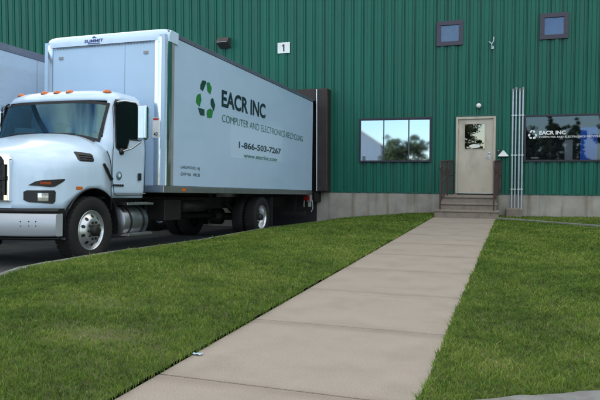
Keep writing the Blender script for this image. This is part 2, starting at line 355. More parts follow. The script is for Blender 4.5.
def grass(name, side):
    VV = []; HU = []
    for (ya, yb, dens, wd) in ((1.0, 4.2, 9500, .0042), (4.2, 6, 7500, .005), (6, 9, 5000, .0065), (9, 13, 3000, .010), (13, 18.38, 2000, .013)):
        if side == 'left': X, Y = scatter(-5.4, -2.08, ya, yb, dens); ex, _ = lerp_lc(Y); k = (X > ex - .05 + .05 * rng.random(len(X))) & (X < -2.10 + .03 * rng.random(len(X)) ** 2 + .03 * lump(Y * 9, Y, 1) * (rng.random(len(X)) > .5)); 
        else: X, Y = scatter(-.51, 6 if ya > 5 else 3.2, ya, yb, dens); k = (X > -.49 + .012 * lump(Y * 5, Y, 1)) & (Y > yr0(X) + .01)
        # keep to what a camera near the photograph's could see
        k &= (X - Y * .45 < 1.2)
        # edging strip and bare ground before the wall on the right
        if side == 'right': e = 16.717 - (X + .339) * .697; k &= ~((np.abs(Y - e) < .05)) & ~((Y > e) & (rng.random(len(X)) < .45)) & ~((X < .16) & (X > -.3) & (Y > 17.95))
        X, Y = X[k], Y[k]
        bare = np.zeros(len(X))
        if side == 'left':
            bare = np.exp(-(((X + 2.85) / .42) ** 2 + ((Y - 3.8) / .25) ** 2)) + .6 * np.exp(-(((X + 3.5) / .4) ** 2 + ((Y - 4.6) / .3) ** 2))
        else: bare = .8 * np.exp(-(((X - 1.0) / .5) ** 2 + ((Y - 5.4) / .35) ** 2)) + .6 * np.exp(-(((X - .75) / .3) ** 2 + ((Y - 4.6) / .2) ** 2))
        kk = rng.random(len(X)) > bare * .55; X, Y, bare = X[kk], Y[kk], bare[kk]
        Z = zleft(X, Y) if side == 'left' else zright(X, Y)
        pat = .5 + .5 * lump(X, Y, 1.3) ; fine = .5 + .5 * lump(X, Y, 7.1, 1.3)
        h = .88 * (.020 + .022 * rng.random(len(X)) ** 1.6 + .012 * fine + .010 * lump(X, Y, 17., 2.)) * (1 - .45 * np.clip(bare, 0, 1))
        tall = rng.random(len(X)) < .012; h[tall] *= 1.7
        ed = np.exp(-np.abs(X + 2.1) / .05) if side == 'left' else np.exp(-np.abs(X + .49) / .05); h *= (1 + .25 * ed)
        VV.append(blades(X, Y, Z, h, wd * rng.uniform(.7, 1.3, len(X))))
        HU.append(np.clip(.42 + .22 * (pat - .5) + .18 * (fine - .5) + rng.normal(0, .17, len(X)) + .22 * bare + .10 * lump(X, Y, 19., .6) + .11 * lump(X, Y, 3.7, .2) + .10 * lump(X, Y, 41., 1.6), 0, 1))
    V = np.concatenate(VV); H = np.concatenate(HU); n = len(V)
    me = bpy.data.meshes.new(name); me.vertices.add(n * 5); me.vertices.foreach_set('co', V.reshape(-1))
    base = np.arange(n)[:, None] * 5
    L = np.concatenate([base + [0, 1, 2, 3], base + [3, 2, 4]], 1).reshape(-1)
    me.loops.add(n * 7); me.loops.foreach_set('vertex_index', L.astype(np.int32))
    me.polygons.add(n * 2); st = (np.arange(n)[:, None] * 7 + [0, 4]).reshape(-1).astype(np.int32)
    me.polygons.foreach_set('loop_start', st); me.update(calc_edges=True)
    a = me.attributes.new('tint', 'FLOAT', 'POINT'); a.data.foreach_set('value', np.repeat(H, 5).astype(np.float32))
    me.materials.append(M_grass); o = bpy.data.objects.new(name, me); C.objects.link(o)
    return tag(o, kind='stuff')
M_grass = bpy.data.materials.new('grass'); M_grass.use_nodes = True; nt = M_grass.node_tree; p = nt.nodes['Principled BSDF']
at = nd(nt, 'ShaderNodeAttribute', attribute_name='tint'); r = nd(nt, 'ShaderNodeValToRGB')
e = r.color_ramp.elements; e[0].position = 0; e[0].color = (.05, .10, .016, 1); e[1].position = 1; e[1].color = (.42, .36, .16, 1)
for pos, c in ((.35, (.11, .19, .028, 1)), (.6, (.185, .29, .042, 1)), (.82, (.30, .34, .08, 1))): x = e.new(pos); x.color = c
nt.links.new(at.outputs['Fac'], r.inputs[0]); nt.links.new(r.outputs[0], p.inputs['Base Color'])
p.inputs['Roughness'].default_value = .6; p.inputs['Specular IOR Level'].default_value = .25
tr = nd(nt, 'ShaderNodeBsdfTranslucent'); mxs = nd(nt, 'ShaderNodeMixShader'); mxs.inputs[0].default_value = .3
out = nt.nodes['Material Output']; nt.links.new(r.outputs[0], tr.inputs[0]); nt.links.new(p.outputs[0], mxs.inputs[1]); nt.links.new(tr.outputs[0], mxs.inputs[2]); nt.links.new(mxs.outputs[0], out.inputs[0])
tag(grass('lawn_grass', 'left'), 'mown green grass between the driveway kerb and the walkway', 'grass')
tag(grass('lawn_grass', 'right'), 'mown green grass to the right of the walkway', 'grass')

# ------------------------------------------------------------------ warehouse
wh = thing('warehouse', 'green ribbed metal warehouse with a concrete base behind the truck', 'building', (0, WY, 0))
Z0, ZT = .60, 9.6
openings = [(-4.46, -2.40, 1.535, 2.765), (.21, 4.6, 1.535, 2.745), (-1.64, -.60, Z0, 2.77), (-2.17, -1.57, 4.88, 5.45), (.60, 1.19, 4.88, 5.45)]
# ribbed sheet: a raised rib every 0.305 m, low stiffeners between
prof = []
x = -62.0; P_ = .305
while x < 26:
    prof += [(x, 0), (x + .075, -.002), (x + .092, -.030), (x + .185, -.030), (x + .202, -.002), (x + .255, 0), (x + .263, .032), (x + .290, .032)]
    x += P_
px = np.array([a[0] for a in prof]); py = np.array([a[1] for a in prof])
cuts = sorted(set([o[0] for o in openings] + [o[1] for o in openings]))
allx = sorted(set(list(px)) | set(cuts)); zz = sorted(set([Z0, ZT] + [o[2] for o in openings] + [o[3] for o in openings]))
yv = np.interp(allx, px, py)
m = MB(); nx = len(allx)
vs_ = [(allx[i], yv[i], z) for z in zz for i in range(nx)]; fs_ = []
for j in range(len(zz) - 1):
    zc = (zz[j] + zz[j + 1]) / 2
    for i in range(nx - 1):
        xc = (allx[i] + allx[i + 1]) / 2
        if any(o[0] < xc < o[1] and o[2] < zc < o[3] for o in openings): continue
        fs_.append((j * nx + i, j * nx + i + 1, (j + 1) * nx + i + 1, (j + 1) * nx + i))
m.add(vs_, fs_); m.build('ribbed_wall', M_green, wh, fixn=False)
m = MB(); m.box(-62, 26, .25, .28, .6, 1.5); m.box(-62, -61.7, 0.02, 40, -.8, 9.6); m.box(25.7, 26, .02, 40, -.8, 9.6); m.box(-61.7, 25.7, 39.7, 40, -.8, 9.6)
# inner lining behind the sheet, with the same openings kept clear
m = MB(); m.box(-62, -61.7, .02, 40, -.8, 9.6); m.box(25.7, 26, .02, 40, -.8, 9.6); m.box(-61.7, 25.7, 39.7, 40, -.8, 9.6)
m.build('side_wall', M_green, wh)
m = MB(); m.prism([(-.25, 9.55), (20, 11.2), (40.2, 9.55), (40.2, 9.75), (20, 11.4), (-.25, 9.75)], -62.2, 26.2, 'x'); m.build('roof', M_gtrim, wh)
m = MB(); m.box(-62.2, 26.2, -.06, .3, 9.42, 9.545); m.build('eave_trim', M_gtrim, wh)
m = MB()
for a, b in ((-62, -1.62), (-.62, 26)): m.box(a, b, .0, .3, -1.2, .592)
m.box(-1.62, -.62, .0, .3, -1.2, .56)
m.build('foundation', M_conc, wh)
m = MB(); m.box(-62, -1.70, -.012, -.002, .575, .60); m.box(-.55, 26, -.012, -.002, .575, .60); m.build('base_flashing', M_gtrim, wh)

def window(x0, x1, z0, z1, pane, mulls=(), fr=.05, room=None, tilt=0, proud=.06, fm=M_frame):
    f = MB()
    f.box(x0, x1, -proud, .10, z1 - fr, z1); f.box(x0, x1, -proud, .10, z0, z0 + fr)
    f.box(x0, x0 + fr, -proud, .10, z0 + fr, z1 - fr); f.box(x1 - fr, x1, -proud, .10, z0 + fr, z1 - fr)
    fo = f.build('window', fm, wh, bevel=.005)
    g = MB(); i = fr - .004; dz = (z1 - z0 - 2 * i) * math.tan(tilt)
    ya, yb = (-.05, .055) if tilt else (-.02, -.02)     # mirrored pane skewed to steer its reflection clear of the truck
    g.add([(x0 + i, ya, z0 + i), (x1 - i, yb, z0 + i), (x1 - i, yb + dz, z1 - i), (x0 + i, ya + dz, z1 - i)], [(0, 1, 2, 3)])
    g.build('pane', pane, fo)
    for q in mulls:
        b = MB(); b.box(q - .008, q + .008, -.056, .03, z0 + fr, z1 - fr); b.build('mullion', M_frame, fo)
    r = MB(); D = room or .9
    r.add([(x0 + .01, .1, z0 + .01), (x1 - .01, .1, z0 + .01), (x1 - .01, .1, z1 - .01), (x0 + .01, .1, z1 - .01), (x0 - .3, D, z0 - .5), (x1 + .3, D, z0 - .5), (x1 + .3, D, z1 + .2), (x0 - .3, D, z1 + .2)],
          [(0, 1, 5, 4), (1, 2, 6, 5), (2, 3, 7, 6), (3, 0, 4, 7), (4, 5, 6, 7)])
    r.build('interior', M_dark, fo)
    return fo
w1 = window(-4.51, -2.35, 1.49, 2.81, G_film, (-3.76, -3.02), .06, tilt=R(1.1))
w1['label'] = 'wide window with mirrored glass to the left of the door'
w2 = window(.17, 4.64, 1.49, 2.78, G_dark, (), .055, room=1.6)
w2['label'] = 'dark glass window with white lettering to the right of the door'
M_wgrey = mat('dusty_blind', (.34, .33, .36), .8, 0, .15, 5)
M_wblue = mat('blue_grey_blind', (.16, .20, .34), .7, 0, .15, 5)
M_sfr = mat('plum_window_frame', (.045, .04, .065), .5)
w3 = window(-2.24, -1.50, 4.815, 5.515, G_dark, (), .12, room=.4, fm=M_sfr); w3['label'] = 'small square upper window with a pale blind'
m = MB(); m.box(-2.12, -1.62, .0, .02, 4.93, 5.40); m.build('blind', M_wgrey, w3)
w4 = window(.53, 1.255, 4.815, 5.515, G_dark, (), .12, room=.4, fm=M_sfr); w4['label'] = 'small square upper window with a bluish blind'
m = MB(); m.box(.65, 1.135, .0, .02, 4.93, 5.40); m.build('blind', M_wblue, w4)
# inside the right window
m = MB()
for k in range(14): m.box(1.62 + k * .03, 1.645 + k * .03, .10 + .012 * (k % 2), .13 + .012 * (k % 2), 1.55, 2.42)
m.build('curtain', M_blue, w2)
m = MB(); m.box(1.24, 1.44, .3, .5, 1.3, 2.1); m.build('cabinet', M_wgrey, w2)
m = MB(); m.box(2.4, 4.2, .5, .9, 1.3, 1.9); m.build('shelf', M_dark, w2)
m = MB(); m.box(.36, .56, -.027, -.024, 1.585, 1.62); m.build('sticker', M_int, w2)
text('lettering', 'EACR INC', M_wtext, w2, (.565, -.026, 2.235), (1, 0, 0), (0, 0, 1), .67, .105, .035)
text('lettering', 'COMPUTER AND ELECTRONICS RECYCLING', M_wtext, w2, (.565, -.026, 2.145), (1, 0, 0), (0, 0, 1), 1.62, .05, .008)
logo = dict(td=[(3.06, 3.178), (3.137, 3.27), (3.279, 3.283), (3.293, 3.247), (3.16, 3.064), (3.05, 3.09)],
 tg=[(3.306, 3.25), (3.418, 3.284), (3.531, 3.184), (3.476, 3.049), (3.347, 3.094)],
 lg=[(2.934, 2.956), (3.065, 3.005), (3.104, 2.881), (3.029, 2.74), (2.891, 2.806), (2.906, 2.908)],
 bd=[(2.97, 2.717), (3.232, 2.717), (3.235, 2.591), (3.063, 2.585)],
 rd=[(3.491, 2.952), (3.588, 2.997), (3.691, 2.86), (3.629, 2.731), (3.495, 2.848)],
 bg=[(3.338, 2.707), (3.464, 2.769), (3.595, 2.741), (3.553, 2.591), (3.361, 2.568), (3.327, 2.632)])
m = MB()
for k, P in logo.items():
    q = [(.275 + (a - 2.89) / .8 * .235, 2.125 + (b - 2.57) / .71 * .24) for a, b in P]; m.prism(q, -.026, -.024, 'y')
m.build('logo_arrow', M_wtext, w2)

# door
dr = MB(); dr.box(-1.60, -.645, .0, .045, .61, 2.71)
door = dr.build('door', M_door, wh, bevel=.004)
cutter = MB().box(-1.42, -.87, -.1, .2, 1.87, 2.57).build('c', M_door, wh); bpy.context.view_layer.update()
door.modifiers.clear(); cut(door, [cutter]); bpy.data.objects.remove(cutter)
m = MB(); m.box(-1.665, -1.605, -.045, .08, .60, 2.78); m.box(-.64, -.575, -.045, .08, .60, 2.78); m.box(-1.605, -.64, -.045, .08, 2.715, 2.78)
m.build('door_frame', M_door, wh, bevel=.004)
m = MB(); m.box(-1.69, -.55, -.05, -.036, 2.785, 2.82); m.box(-1.69, -1.67, -.05, -.036, .6, 2.785); m.box(-.57, -.55, -.05, -.036, .6, 2.785); m.build('door_trim', M_gtrim, wh)
m = MB()
for a in ((-1.44, -.85, 2.57, 2.59), (-1.44, -.85, 1.85, 1.87), (-1.44, -1.42, 1.87, 2.57), (-.87, -.85, 1.87, 2.57)): m.box(a[0], a[1], -.012, -.001, a[2], a[3])
m.build('glazing_bead', M_door, door)
m = MB(); m.box(-1.415, -.875, .018, .024, 1.875, 2.565); m.build('pane', G_door, door)
m = MB(); m.box(-1.7, -.5, .5, .52, .6, 2.8); m.build('interior_screen', M_dark, door)
m = MB(); cx, cz = -1.145, 1.945; pts = [(cx + .15 * math.cos(t), cz + .055 * math.sin(t)) for t in np.linspace(0, 2 * math.pi, 28)[:-1]]; m.prism(pts, .010, .014, 'y'); m.build('oval_sticker', M_paper, door)
m = MB(); m.box(-.775, -.715, -.012, -.001, 1.58, 1.78); m.tube([(-.745, -.012, 1.63), (-.745, -.06, 1.63), (-.86, -.06, 1.625)], .012); m.lathe([(0, .03), (.02, .028), (.022, 0)], (-.745, -.012, 1.735), 'y', 16, -1); m.build('handle', M_alu, door)
for z in (.80, 1.70, 2.5): m = MB(); m.tube([(-1.602, -.012, z - .05), (-1.602, -.012, z + .05)], .010); m.build('hinge', M_alu, door)
m = MB(); m.box(-1.60, -.645, -.03, .05, .595, .609); m.build('threshold', M_alu, wh)

# small wall fittings, each a thing of its own
t = thing('wall_lamp', 'small round white lamp on the green wall above the door', 'lamp', (-1.04, WY - .034, 3.075))
m = MB(); m.lathe([(0, .04), (.03, .04), (.03, 0)], (0, 0, 0), 'y', 20, -1); m.build('base', M_grey, t)
m = MB(); m.lathe([(.03 + .13 * (1 - math.cos(a)) / 2 * 1.0, max(.001, .068 * math.sin(a))) for a in np.linspace(.35, math.pi, 10)], (0, 0, 0), 'y', 20, -1); m.build('globe', M_paper, t)
t = thing('card_reader', 'small black card reader beside the door handle', 'card reader', (-.495, WY - .034, 1.78))
m = MB(); m.box(-.035, .035, -.03, 0, -.075, .075); m.build('housing', M_black, t, bevel=.006)
m = MB(); m.box(-.02, .02, -.033, -.0302, .02, .05); m.build('display', M_grey, t)
t = thing('triangular_lamp', 'pale triangular wall light between the door and the pipes', 'lamp', (-.365, WY - .034, 1.65))
m = MB(); m.add([(-.15, -.13, 0), (.15, -.13, 0), (.15, 0, 0), (-.15, 0, 0), (-.012, -.02, .165), (.012, -.02, .165), (.012, 0, .165), (-.012, 0, .165)], [(0, 3, 2, 1), (4, 5, 6, 7), (0, 1, 5, 4), (1, 2, 6, 5), (2, 3, 7, 6), (3, 0, 4, 7)]); m.build('shade', mat('pale_lamp_shade', (.62, .64, .64), .5), t, bevel=.004)
m = MB(); m.box(-.1, .1, -.10, -.01, -.012, -.001); m.build('diffuser', M_paper, t)
t = thing('flood_light', 'dark box floodlight on the green wall above the truck', 'floodlight', (-8.93, WY - .034, 5.33))
m = MB(); m.prism([(0, .16), (-.20, .17), (-.30, .02), (-.26, -.02), (0, -.16)], -.20, .20, 'x'); hs = m.build('housing', mat('bronze_housing', (.05, .045, .045), .5), t, bevel=.012)
m = MB(); m.add([(-.17, -.305, .0), (.17, -.305, .0), (.17, -.212, .14), (-.17, -.212, .14)], [(0, 1, 2, 3)]); m.build('lens', mat('flood_lens', (.35, .37, .38), .2), hs, fixn=False)
t = thing('bay_number_sign', 'white square sign reading 1 on the green wall', 'sign', (-6.93, WY - .04, 5.075))
m = MB(); m.box(-.205, .205, -.006, 0, -.165, .165); m.build('plate', M_wtext, t)
m = MB(); m.prism([(-.02, -.11), (.025, -.11), (.025, .11), (-.01, .11), (-.055, .07), (-.055, .035), (-.02, .055)], -.010, -.007, 'y'); m.build('numeral', M_dtext, t)
t = thing('wall_bracket', 'small pale Y-shaped bracket high on the wall between the upper windows', 'bracket', (-.70, WY - .034, 4.80))
m = MB(); m.tube([(-.02, 0, -.12), (-.015, -.04, -.02), (.035, -.05, .06), (.035, -.05, .17)], .018, 8); m.tube([(-.015, -.04, -.02), (-.10, -.05, .05)], .016, 8); m.build('bracket_arm', M_galv, t)
m = MB(); m.box(-.035, .035, -.006, 0, -.15, -.07); m.build('bracket_plate', M_galv, t)
posn = ['leftmost', 'second from left', 'second from right', 'rightmost']
for k in range(4):
    xx = -.128 + k * .083 + (.012 if k > 1 else 0)
    t = thing('conduit_pipe', 'grey vertical wall pipe right of the door, %s of the four' % posn[k], 'pipe', (xx, WY - .075, .16), 'four conduit pipes beside the door')
    m = MB(); m.tube([(0, 0, 0), (0, 0, 3.28 + .04 * (k % 2))], .0235 if k != 1 else .019, 12); m.build('pipe', M_galv, t)
    m = MB(); m.tube([(0, 0, 3.28 + .04 * (k % 2)), (0, .0, 3.35 + .04 * (k % 2))], .030, 12); m.build('cap', M_grey, t)
    m = MB(); [m.box(-.036, .036, -.029, .03, z, z + .035) for z in (.55, 1.5, 2.6)]; m.build('clamp', M_alu, t, bevel=.004)
m = MB(); m.box(-.27, .14, -.26, 0, -.2, .235); pb = m.build('concrete_plinth', M_step, None, bevel=.03); pb.location = (0, WY - .004, -.03)
tag(pb, 'small rough concrete block at the foot of the wall pipes', 'concrete block')
# low edging strip across right lawn
m = MB(); a = Vector((-.42, 16.77, 0)); b = Vector((6, 12.3, 0)); d = (b - a).normalized(); n_ = Vector((-d.y, d.x, 0)) * .035
m.add([a - n_ + Vector((0, 0, -.1)), b - n_ + Vector((0, 0, -.1)), b + n_ + Vector((0, 0, -.1)), a + n_ + Vector((0, 0, -.1)), a - n_ + Vector((0, 0, .045)), b - n_ + Vector((0, 0, .035)), b + n_ + Vector((0, 0, .035)), a + n_ + Vector((0, 0, .045))],
      [(0, 3, 2, 1), (4, 5, 6, 7), (0, 1, 5, 4), (1, 2, 6, 5), (2, 3, 7, 6), (3, 0, 4, 7)])
tag(m.build('lawn_edging', M_curb, bevel=.01), 'thin concrete edging strip crossing the right lawn near the wall', 'edging')

# steps
st = thing('entrance_steps', 'worn concrete steps leading up to the beige door', 'steps', (-1.27, 16.9, 0))
m = MB(); m.box(-.80, .84, 0, .30, -.1, .150); m.box(-.72, .77, .305, .60, -.1, .325); m.box(-.69, .74, .605, 1.49, -.1, .50); m.build('riser_block', M_step, st, bevel=.012)
for a in ((-.82, .86, -.025, .33, .152, .205), (-.74, .79, .275, .64, .327, .378), (-.71, .76, .575, 1.485, .502, .555)):
    m = MB(); m.box(a[0], a[1], a[2], a[3], a[4], a[5]); m.build('tread', M_step, st, bevel=.014)
# railings
def railing(x, label, flare):
    t = thing('railing', label, 'railing', (x, 16.98, .2), 'brown railings beside the entrance steps')
    for n_, (y, z0, z1, dx) in enumerate(((0, .0, 1.27, 0), (.72, .36, 1.30, flare * .6), (1.30, .36, 1.30, flare))):
        m = MB(); m.box(dx - .02, dx + .02, y - .02, y + .02, z0, z1); m.build('post', M_brown, t, bevel=.004)
    m = MB(); m.tube([(0, -.10, 1.10), (0, -.07, 1.22), (0, 0, 1.29), (flare * .3, .3, 1.31), (flare * .6, .72, 1.33), (flare, 1.34, 1.33)], .024, 8); m.build('handrail', M_brown, t)
    m = MB(); m.tube([(0, 0, .22), (flare * .6, .72, .50), (flare, 1.3, .50)], .014, 8); m.tube([(0, 0, .7), (flare * .6, .72, .92), (flare, 1.3, .92)], .012, 8); m.build('lower_rail', M_brown, t)
    for k in range(1, 10):
        y = k * .13; m = MB(); dx = flare * y / 1.3; zb = .22 + .28 * min(1, y / .72); m.box(dx - .008, dx + .008, y - .008, y + .008, zb, 1.30); m.build('baluster', M_brown, t)
    m = MB()
    for k in range(3):
        y = .2 + .36 * k; m.tube([(flare * y / 1.3 + .001, y + .09 * math.cos(a), 1.05 + .09 * math.sin(a)) for a in np.linspace(0, 5.5, 14)], .009, 6)
    m.build('scroll', M_brown, t)
    return t
railing(-1.93, 'brown metal railing on the left side of the steps', .19)
railing(-.555, 'brown metal railing on the right side of the steps', .13)

# ------------------------------------------------------------------ dock shelter
ds = thing('dock_seal', 'dark padded dock seal on the wall behind the box truck', 'dock seal', (-7.1, WY, .6))
m = MB(); m.box(1.36, 1.715, -.42, -.035, 0, 3.12); m.build('side_pad', M_foam, ds, bevel=.05, seg=3)
m = MB(); m.box(-1.715, -1.36, -.42, -.035, 0, 3.12); m.build('side_pad', M_foam, ds, bevel=.05, seg=3)
m = MB(); m.box(-1.35, 1.35, -.42, -.035, 2.72, 3.12); m.build('head_pad', M_foam, ds, bevel=.04, seg=3)
m = MB(); m.tube([(1.375, -.435, .03), (1.375, -.435, 3.09)], .024, 10); m.build('edge_strip', M_alu, ds)
m = MB(); m.box(-1.34, 1.34, -.03, .0, 0, 2.7); m.build('dock_door', M_dark, ds)
m = MB(); m.box(-1.25, 1.25, -.02, -.005, -1.1, -.03); m.build('shade_panel', M_dark, ds)  # dark sheet added as shade below the dock, covers the bright concrete
m = MB(); m.box(1.26, 1.40, -.36, -.04, -.32, -.02); m.box(-1.4, -1.26, -.36, -.04, -.32, -.02); m.build('bumper_block', M_rubber, ds, bevel=.02)
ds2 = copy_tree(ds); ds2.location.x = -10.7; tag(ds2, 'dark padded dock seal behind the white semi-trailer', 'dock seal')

# ------------------------------------------------------------------ wheels
def tyre_profile(w_, R_=.5, rr=.29):
    h = w_ / 2
    return [(-h * .75, rr), (-h * .95, rr + .03), (-h, rr + .10), (-h * .97, R_ - .06), (-h * .86, R_ - .015), (-h * .6, R_), (h * .6, R_), (h * .86, R_ - .015), (h * .97, R_ - .06), (h, rr + .10), (h * .95, rr + .03), (h * .75, rr)]
def wheel(parent, x, y, sgn, kind, name='wheel'):
    """x = plane of the outer sidewall; sgn +1 when outside is +x"""
    hub = bpy.data.objects.new(name, None); C.objects.link(hub); hub.parent = parent; hub.location = (x, y, .5)
    w_ = .29
    m = MB(); m.lathe(tyre_profile(w_), (-sgn * w_ / 2, 0, 0), 'x', 56)
    m.mi = 0
    for k in range(40):                                # tread blocks
        a = 2 * math.pi * k / 40
        for off in (-.095, -.032, .032, .095):
            ca, sa = math.cos(a), math.sin(a); t = .014; q = []
            for rr in (.49, .504):
                for da, dx in ((-.05, -.026), (.05, -.026), (.05, .026), (-.05, .026)):
                    q.append((-sgn * w_ / 2 + off + dx, rr * math.cos(a + da), rr * math.sin(a + da)))
            m.add(q, [(4, 5, 6, 7), (0, 1, 5, 4), (1, 2, 6, 5), (2, 3, 7, 6), (3, 0, 4, 7)])
    if kind == 'dual': m.lathe(tyre_profile(w_), (-sgn * (w_ * 1.5 + .05), 0, 0), 'x', 56)
    m.build('tyre', M_rubber, hub)
    m = MB()
    if kind == 'front':
        pr = [(-.10, .292), (-.02, .300), (.0, .296), (-.004, .283), (-.03, .272), (-.045, .262), (-.012, .235), (.028, .185), (.04, .155), (.04, .10), (.036, .085)]
        face = lambda rr: np.interp(rr, [.185, .235, .262], [.028, -.012, -.045]); hr = .212
    else:
        pr = [(-.03, .292), (-.005, .298), (.0, .292), (-.006, .28), (-.05, .268), (-.135, .258), (-.15, .245), (-.15, .15), (-.12, .135), (-.12, .08)]
        face = lambda rr: -.149; hr = .20
    m.lathe([(a, r_) for a, r_ in pr], (-sgn * .02, 0, 0), 'x', 48, sgn)
    m.mi = 1
    for k in range(10):                                # hand holes
        a = 2 * math.pi * (k + .5) / 10; fx = float(face(hr)) + .004
        fxi, fxo = float(face(hr - .024)) + .003, float(face(hr + .024)) + .003
        c = []
        for q in range(14):
            b = 2 * math.pi * q / 14; rr = hr + .025 * math.cos(b); c.append((sgn * (float(face(rr)) + .003) - sgn * .02, rr * math.cos(a) - .025 * math.sin(b) * math.sin(a), rr * math.sin(a) + .025 * math.sin(b) * math.cos(a)))
        m.add(c, [tuple(range(14))])
    m.build('rim', [M_rim, M_gasket], hub, fixn=True)
    m = MB(); base = .016 if kind == 'front' else -.14; ext = .075 if kind == 'front' else .13
    m.lathe([(base, .085), (base + ext * .7, .082), (base + ext, .06), (base + ext, .001)], (0, 0, 0), 'x', 24, sgn); m.build('hub_cap', M_chass, hub)
    m = MB()
    for k in range(10):
        a = 2 * math.pi * k / 10; c = (sgn * base, .125 * math.cos(a), .125 * math.sin(a)); m.lathe([(0, .021), (.012, .021), (.03, .014), (.034, .001)], c, 'x', 8, sgn)
    m.build('lug_nut', M_chass, hub)
    return hub

# ------------------------------------------------------------------ the box truck (nose towards the camera, +X is its driver side)
tk = thing('box_truck', 'white box truck with recycling logo backed up to the dock', 'truck', (-7.1, 7.63, -.12))
tk.rotation_euler = (-math.atan(.042), 0, 0)
wf = wheel(tk, 1.19, 0, 1, 'front'); wheel(tk, -1.19, 0, -1, 'front'); wr = wheel(tk, 1.235, 6.42, 1, 'dual'); wheel(tk, -1.235, 6.42, -1, 'dual')

# hood: lofted sections
def hood_sec(y, wd, zt, z0=1.22, zb=.80, ex=2.8, nf=.0):
    pts = []
    for t in np.linspace(0, math.pi, 33):
        c, s_ = math.cos(t), math.sin(t)
        pts.append((wd * math.copysign(abs(c) ** (2 / ex), c), y + nf * (abs(c) ** 3), z0 + (zt - z0) * abs(s_) ** (2 / ex)))
    low = [(wd, y + nf, z0 - (z0 - zb) * k / 4) for k in range(4, 0, -1)]
    low2 = [(-wd, y + nf, z0 - (z0 - zb) * k / 4) for k in range(1, 5)]
    return low + pts + low2
secs = [(-.97, .60, 1.50, 1.18), (-.955, .72, 1.56, 1.2), (-.91, .84, 1.615, 1.22), (-.83, .95, 1.665, 1.24), (-.72, 1.04, 1.71, 1.25), (-.58, 1.11, 1.75, 1.26), (-.38, 1.155, 1.83, 1.28), (-.1, 1.18, 1.90, 1.3), (.2, 1.185, 1.97, 1.32), (.44, 1.185, 2.01, 1.33)]
m = MB(); rows = [hood_sec(y, w_, zt, z0, nf=0) for y, w_, zt, z0 in secs]
m.grid(rows); n = len(rows[0])
m.smooth = False
m.add(rows[0], [tuple(range(n))]); m.add(rows[-1], [tuple(reversed(range(n)))])
for i in range(len(rows) - 1): m.add([rows[i][0], rows[i + 1][0], rows[i + 1][-1], rows[i][-1]], [(0, 1, 2, 3)])
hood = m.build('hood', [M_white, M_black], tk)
bm = bmesh.new(); bm.from_mesh(hood.data); bmesh.ops.remove_doubles(bm, verts=bm.verts, dist=.0005); bmesh.ops.recalc_face_normals(bm, faces=bm.faces); bm.to_mesh(hood.data); bm.free()
def arch_cutter(s_):
    m = MB(); pr = []
    N = 40; ring0, ring1 = [], []
    for k in range(N):
        a = 2 * math.pi * k / N; ring0.append((s_ * .62, .63 * math.cos(a) + .03, .50 + .62 * math.sin(a))); ring1.append((s_ * 1.6, .63 * math.cos(a) + .03, .50 + .62 * math.sin(a)))
    vs = ring0 + ring1; fs = [tuple(range(N)), tuple(range(N, 2 * N))] + [(k, (k + 1) % N, (k + 1) % N + N, k + N) for k in range(N)]
    m.add(vs, fs); return m.build('c', M_black, tk)
cts = [arch_cutter(1), arch_cutter(-1)]

# cab shell (greenhouse + doors): horizontal loops, windscreen and door-window faces left open
def W_(z): return float(np.interp(z, [.9, 1.05, 1.8, 2.51, 2.62, 2.69, 2.73], [1.10, 1.15, 1.165, 1.085, 1.05, .96, .80]))
def YF(z): return float(np.interp(z, [.9, 1.84, 2.52, 2.61, 2.69, 2.73], [.22, .24, .46, .50, .62, .78]))
DF = .36; YB = 1.44
def yfront(x, z):
    s_ = min(1, abs(x) / W_(z)); return YF(z) + DF * (1 - (1 - s_ ** 2.6) ** (1 / 2.6))
zs = list(np.linspace(.98, 1.8, 8)) + list(np.linspace(1.86, 2.52, 12)) + [2.57, 2.62, 2.66, 2.69, 2.715, 2.73]
NF = 48
def loop(z):
    W = W_(z); pts = []
    yS = YF(z) + DF
    for t in np.linspace(-math.pi / 2, math.pi / 2, NF + 1): x_ = W * math.sin(t); pts.append((x_, yfront(x_, z), z))
    for k in range(1, 17): pts.append((W, yS + (YB - .08 - yS) * k / 16, z))
    pts += [(W - .03, YB - .02, z), (W - .08, YB, z)]
    for k in range(1, 8): pts.append((W - .08 - (2 * W - .16) * k / 8, YB, z))
    pts += [(-(W - .08), YB, z), (-(W - .03), YB - .02, z)]
    for k in range(0, 16): pts.append((-W, YB - .08 - (YB - .08 - yS) * k / 16, z))
    return pts
sidewin = [(.60, 1.84), (.66, 1.78), (.80, 1.80), (.90, 1.97), (1.25, 1.98), (1.27, 2.03), (1.24, 2.50), (1.18, 2.525), (.70, 2.50), (.66, 2.46)]
def inpoly(p, P):
    c = False; j = len(P) - 1
    for i in range(len(P)):
        if (P[i][1] > p[1]) != (P[j][1] > p[1]) and p[0] < (P[j][0] - P[i][0]) * (p[1] - P[i][1]) / (P[j][1] - P[i][1]) + P[i][0]: c = not c
        j = i
    return c
L_ = [loop(z) for z in zs]; n = len(L_[0]); m = MB(); m.smooth = True
vs_ = [p_ for q in L_ for p_ in q]; fs_ = []
for i in range(len(L_) - 1):
    for k in range(n):
        idx = (i * n + k, i * n + (k + 1) % n, (i + 1) * n + (k + 1) % n, (i + 1) * n + k); c = [sum(vs_[a][q] for a in idx) / 4 for q in range(3)]
        fy = c[1] < yfront(c[0], c[2]) + .02 and abs(c[0]) < .885 * W_(c[2])
        if fy and 1.93 < c[2] < 2.50: continue
        if c[1] < 1.4 and abs(c[0]) > .98 * W_(c[2]) and inpoly((c[1], c[2]), sidewin) : continue
        fs_.append(idx)
fs_.append(tuple((len(L_) - 1) * n + k for k in range(n)))
m.add(vs_, fs_); cab = m.build('cab', [M_white, M_black], tk, fixn=False)
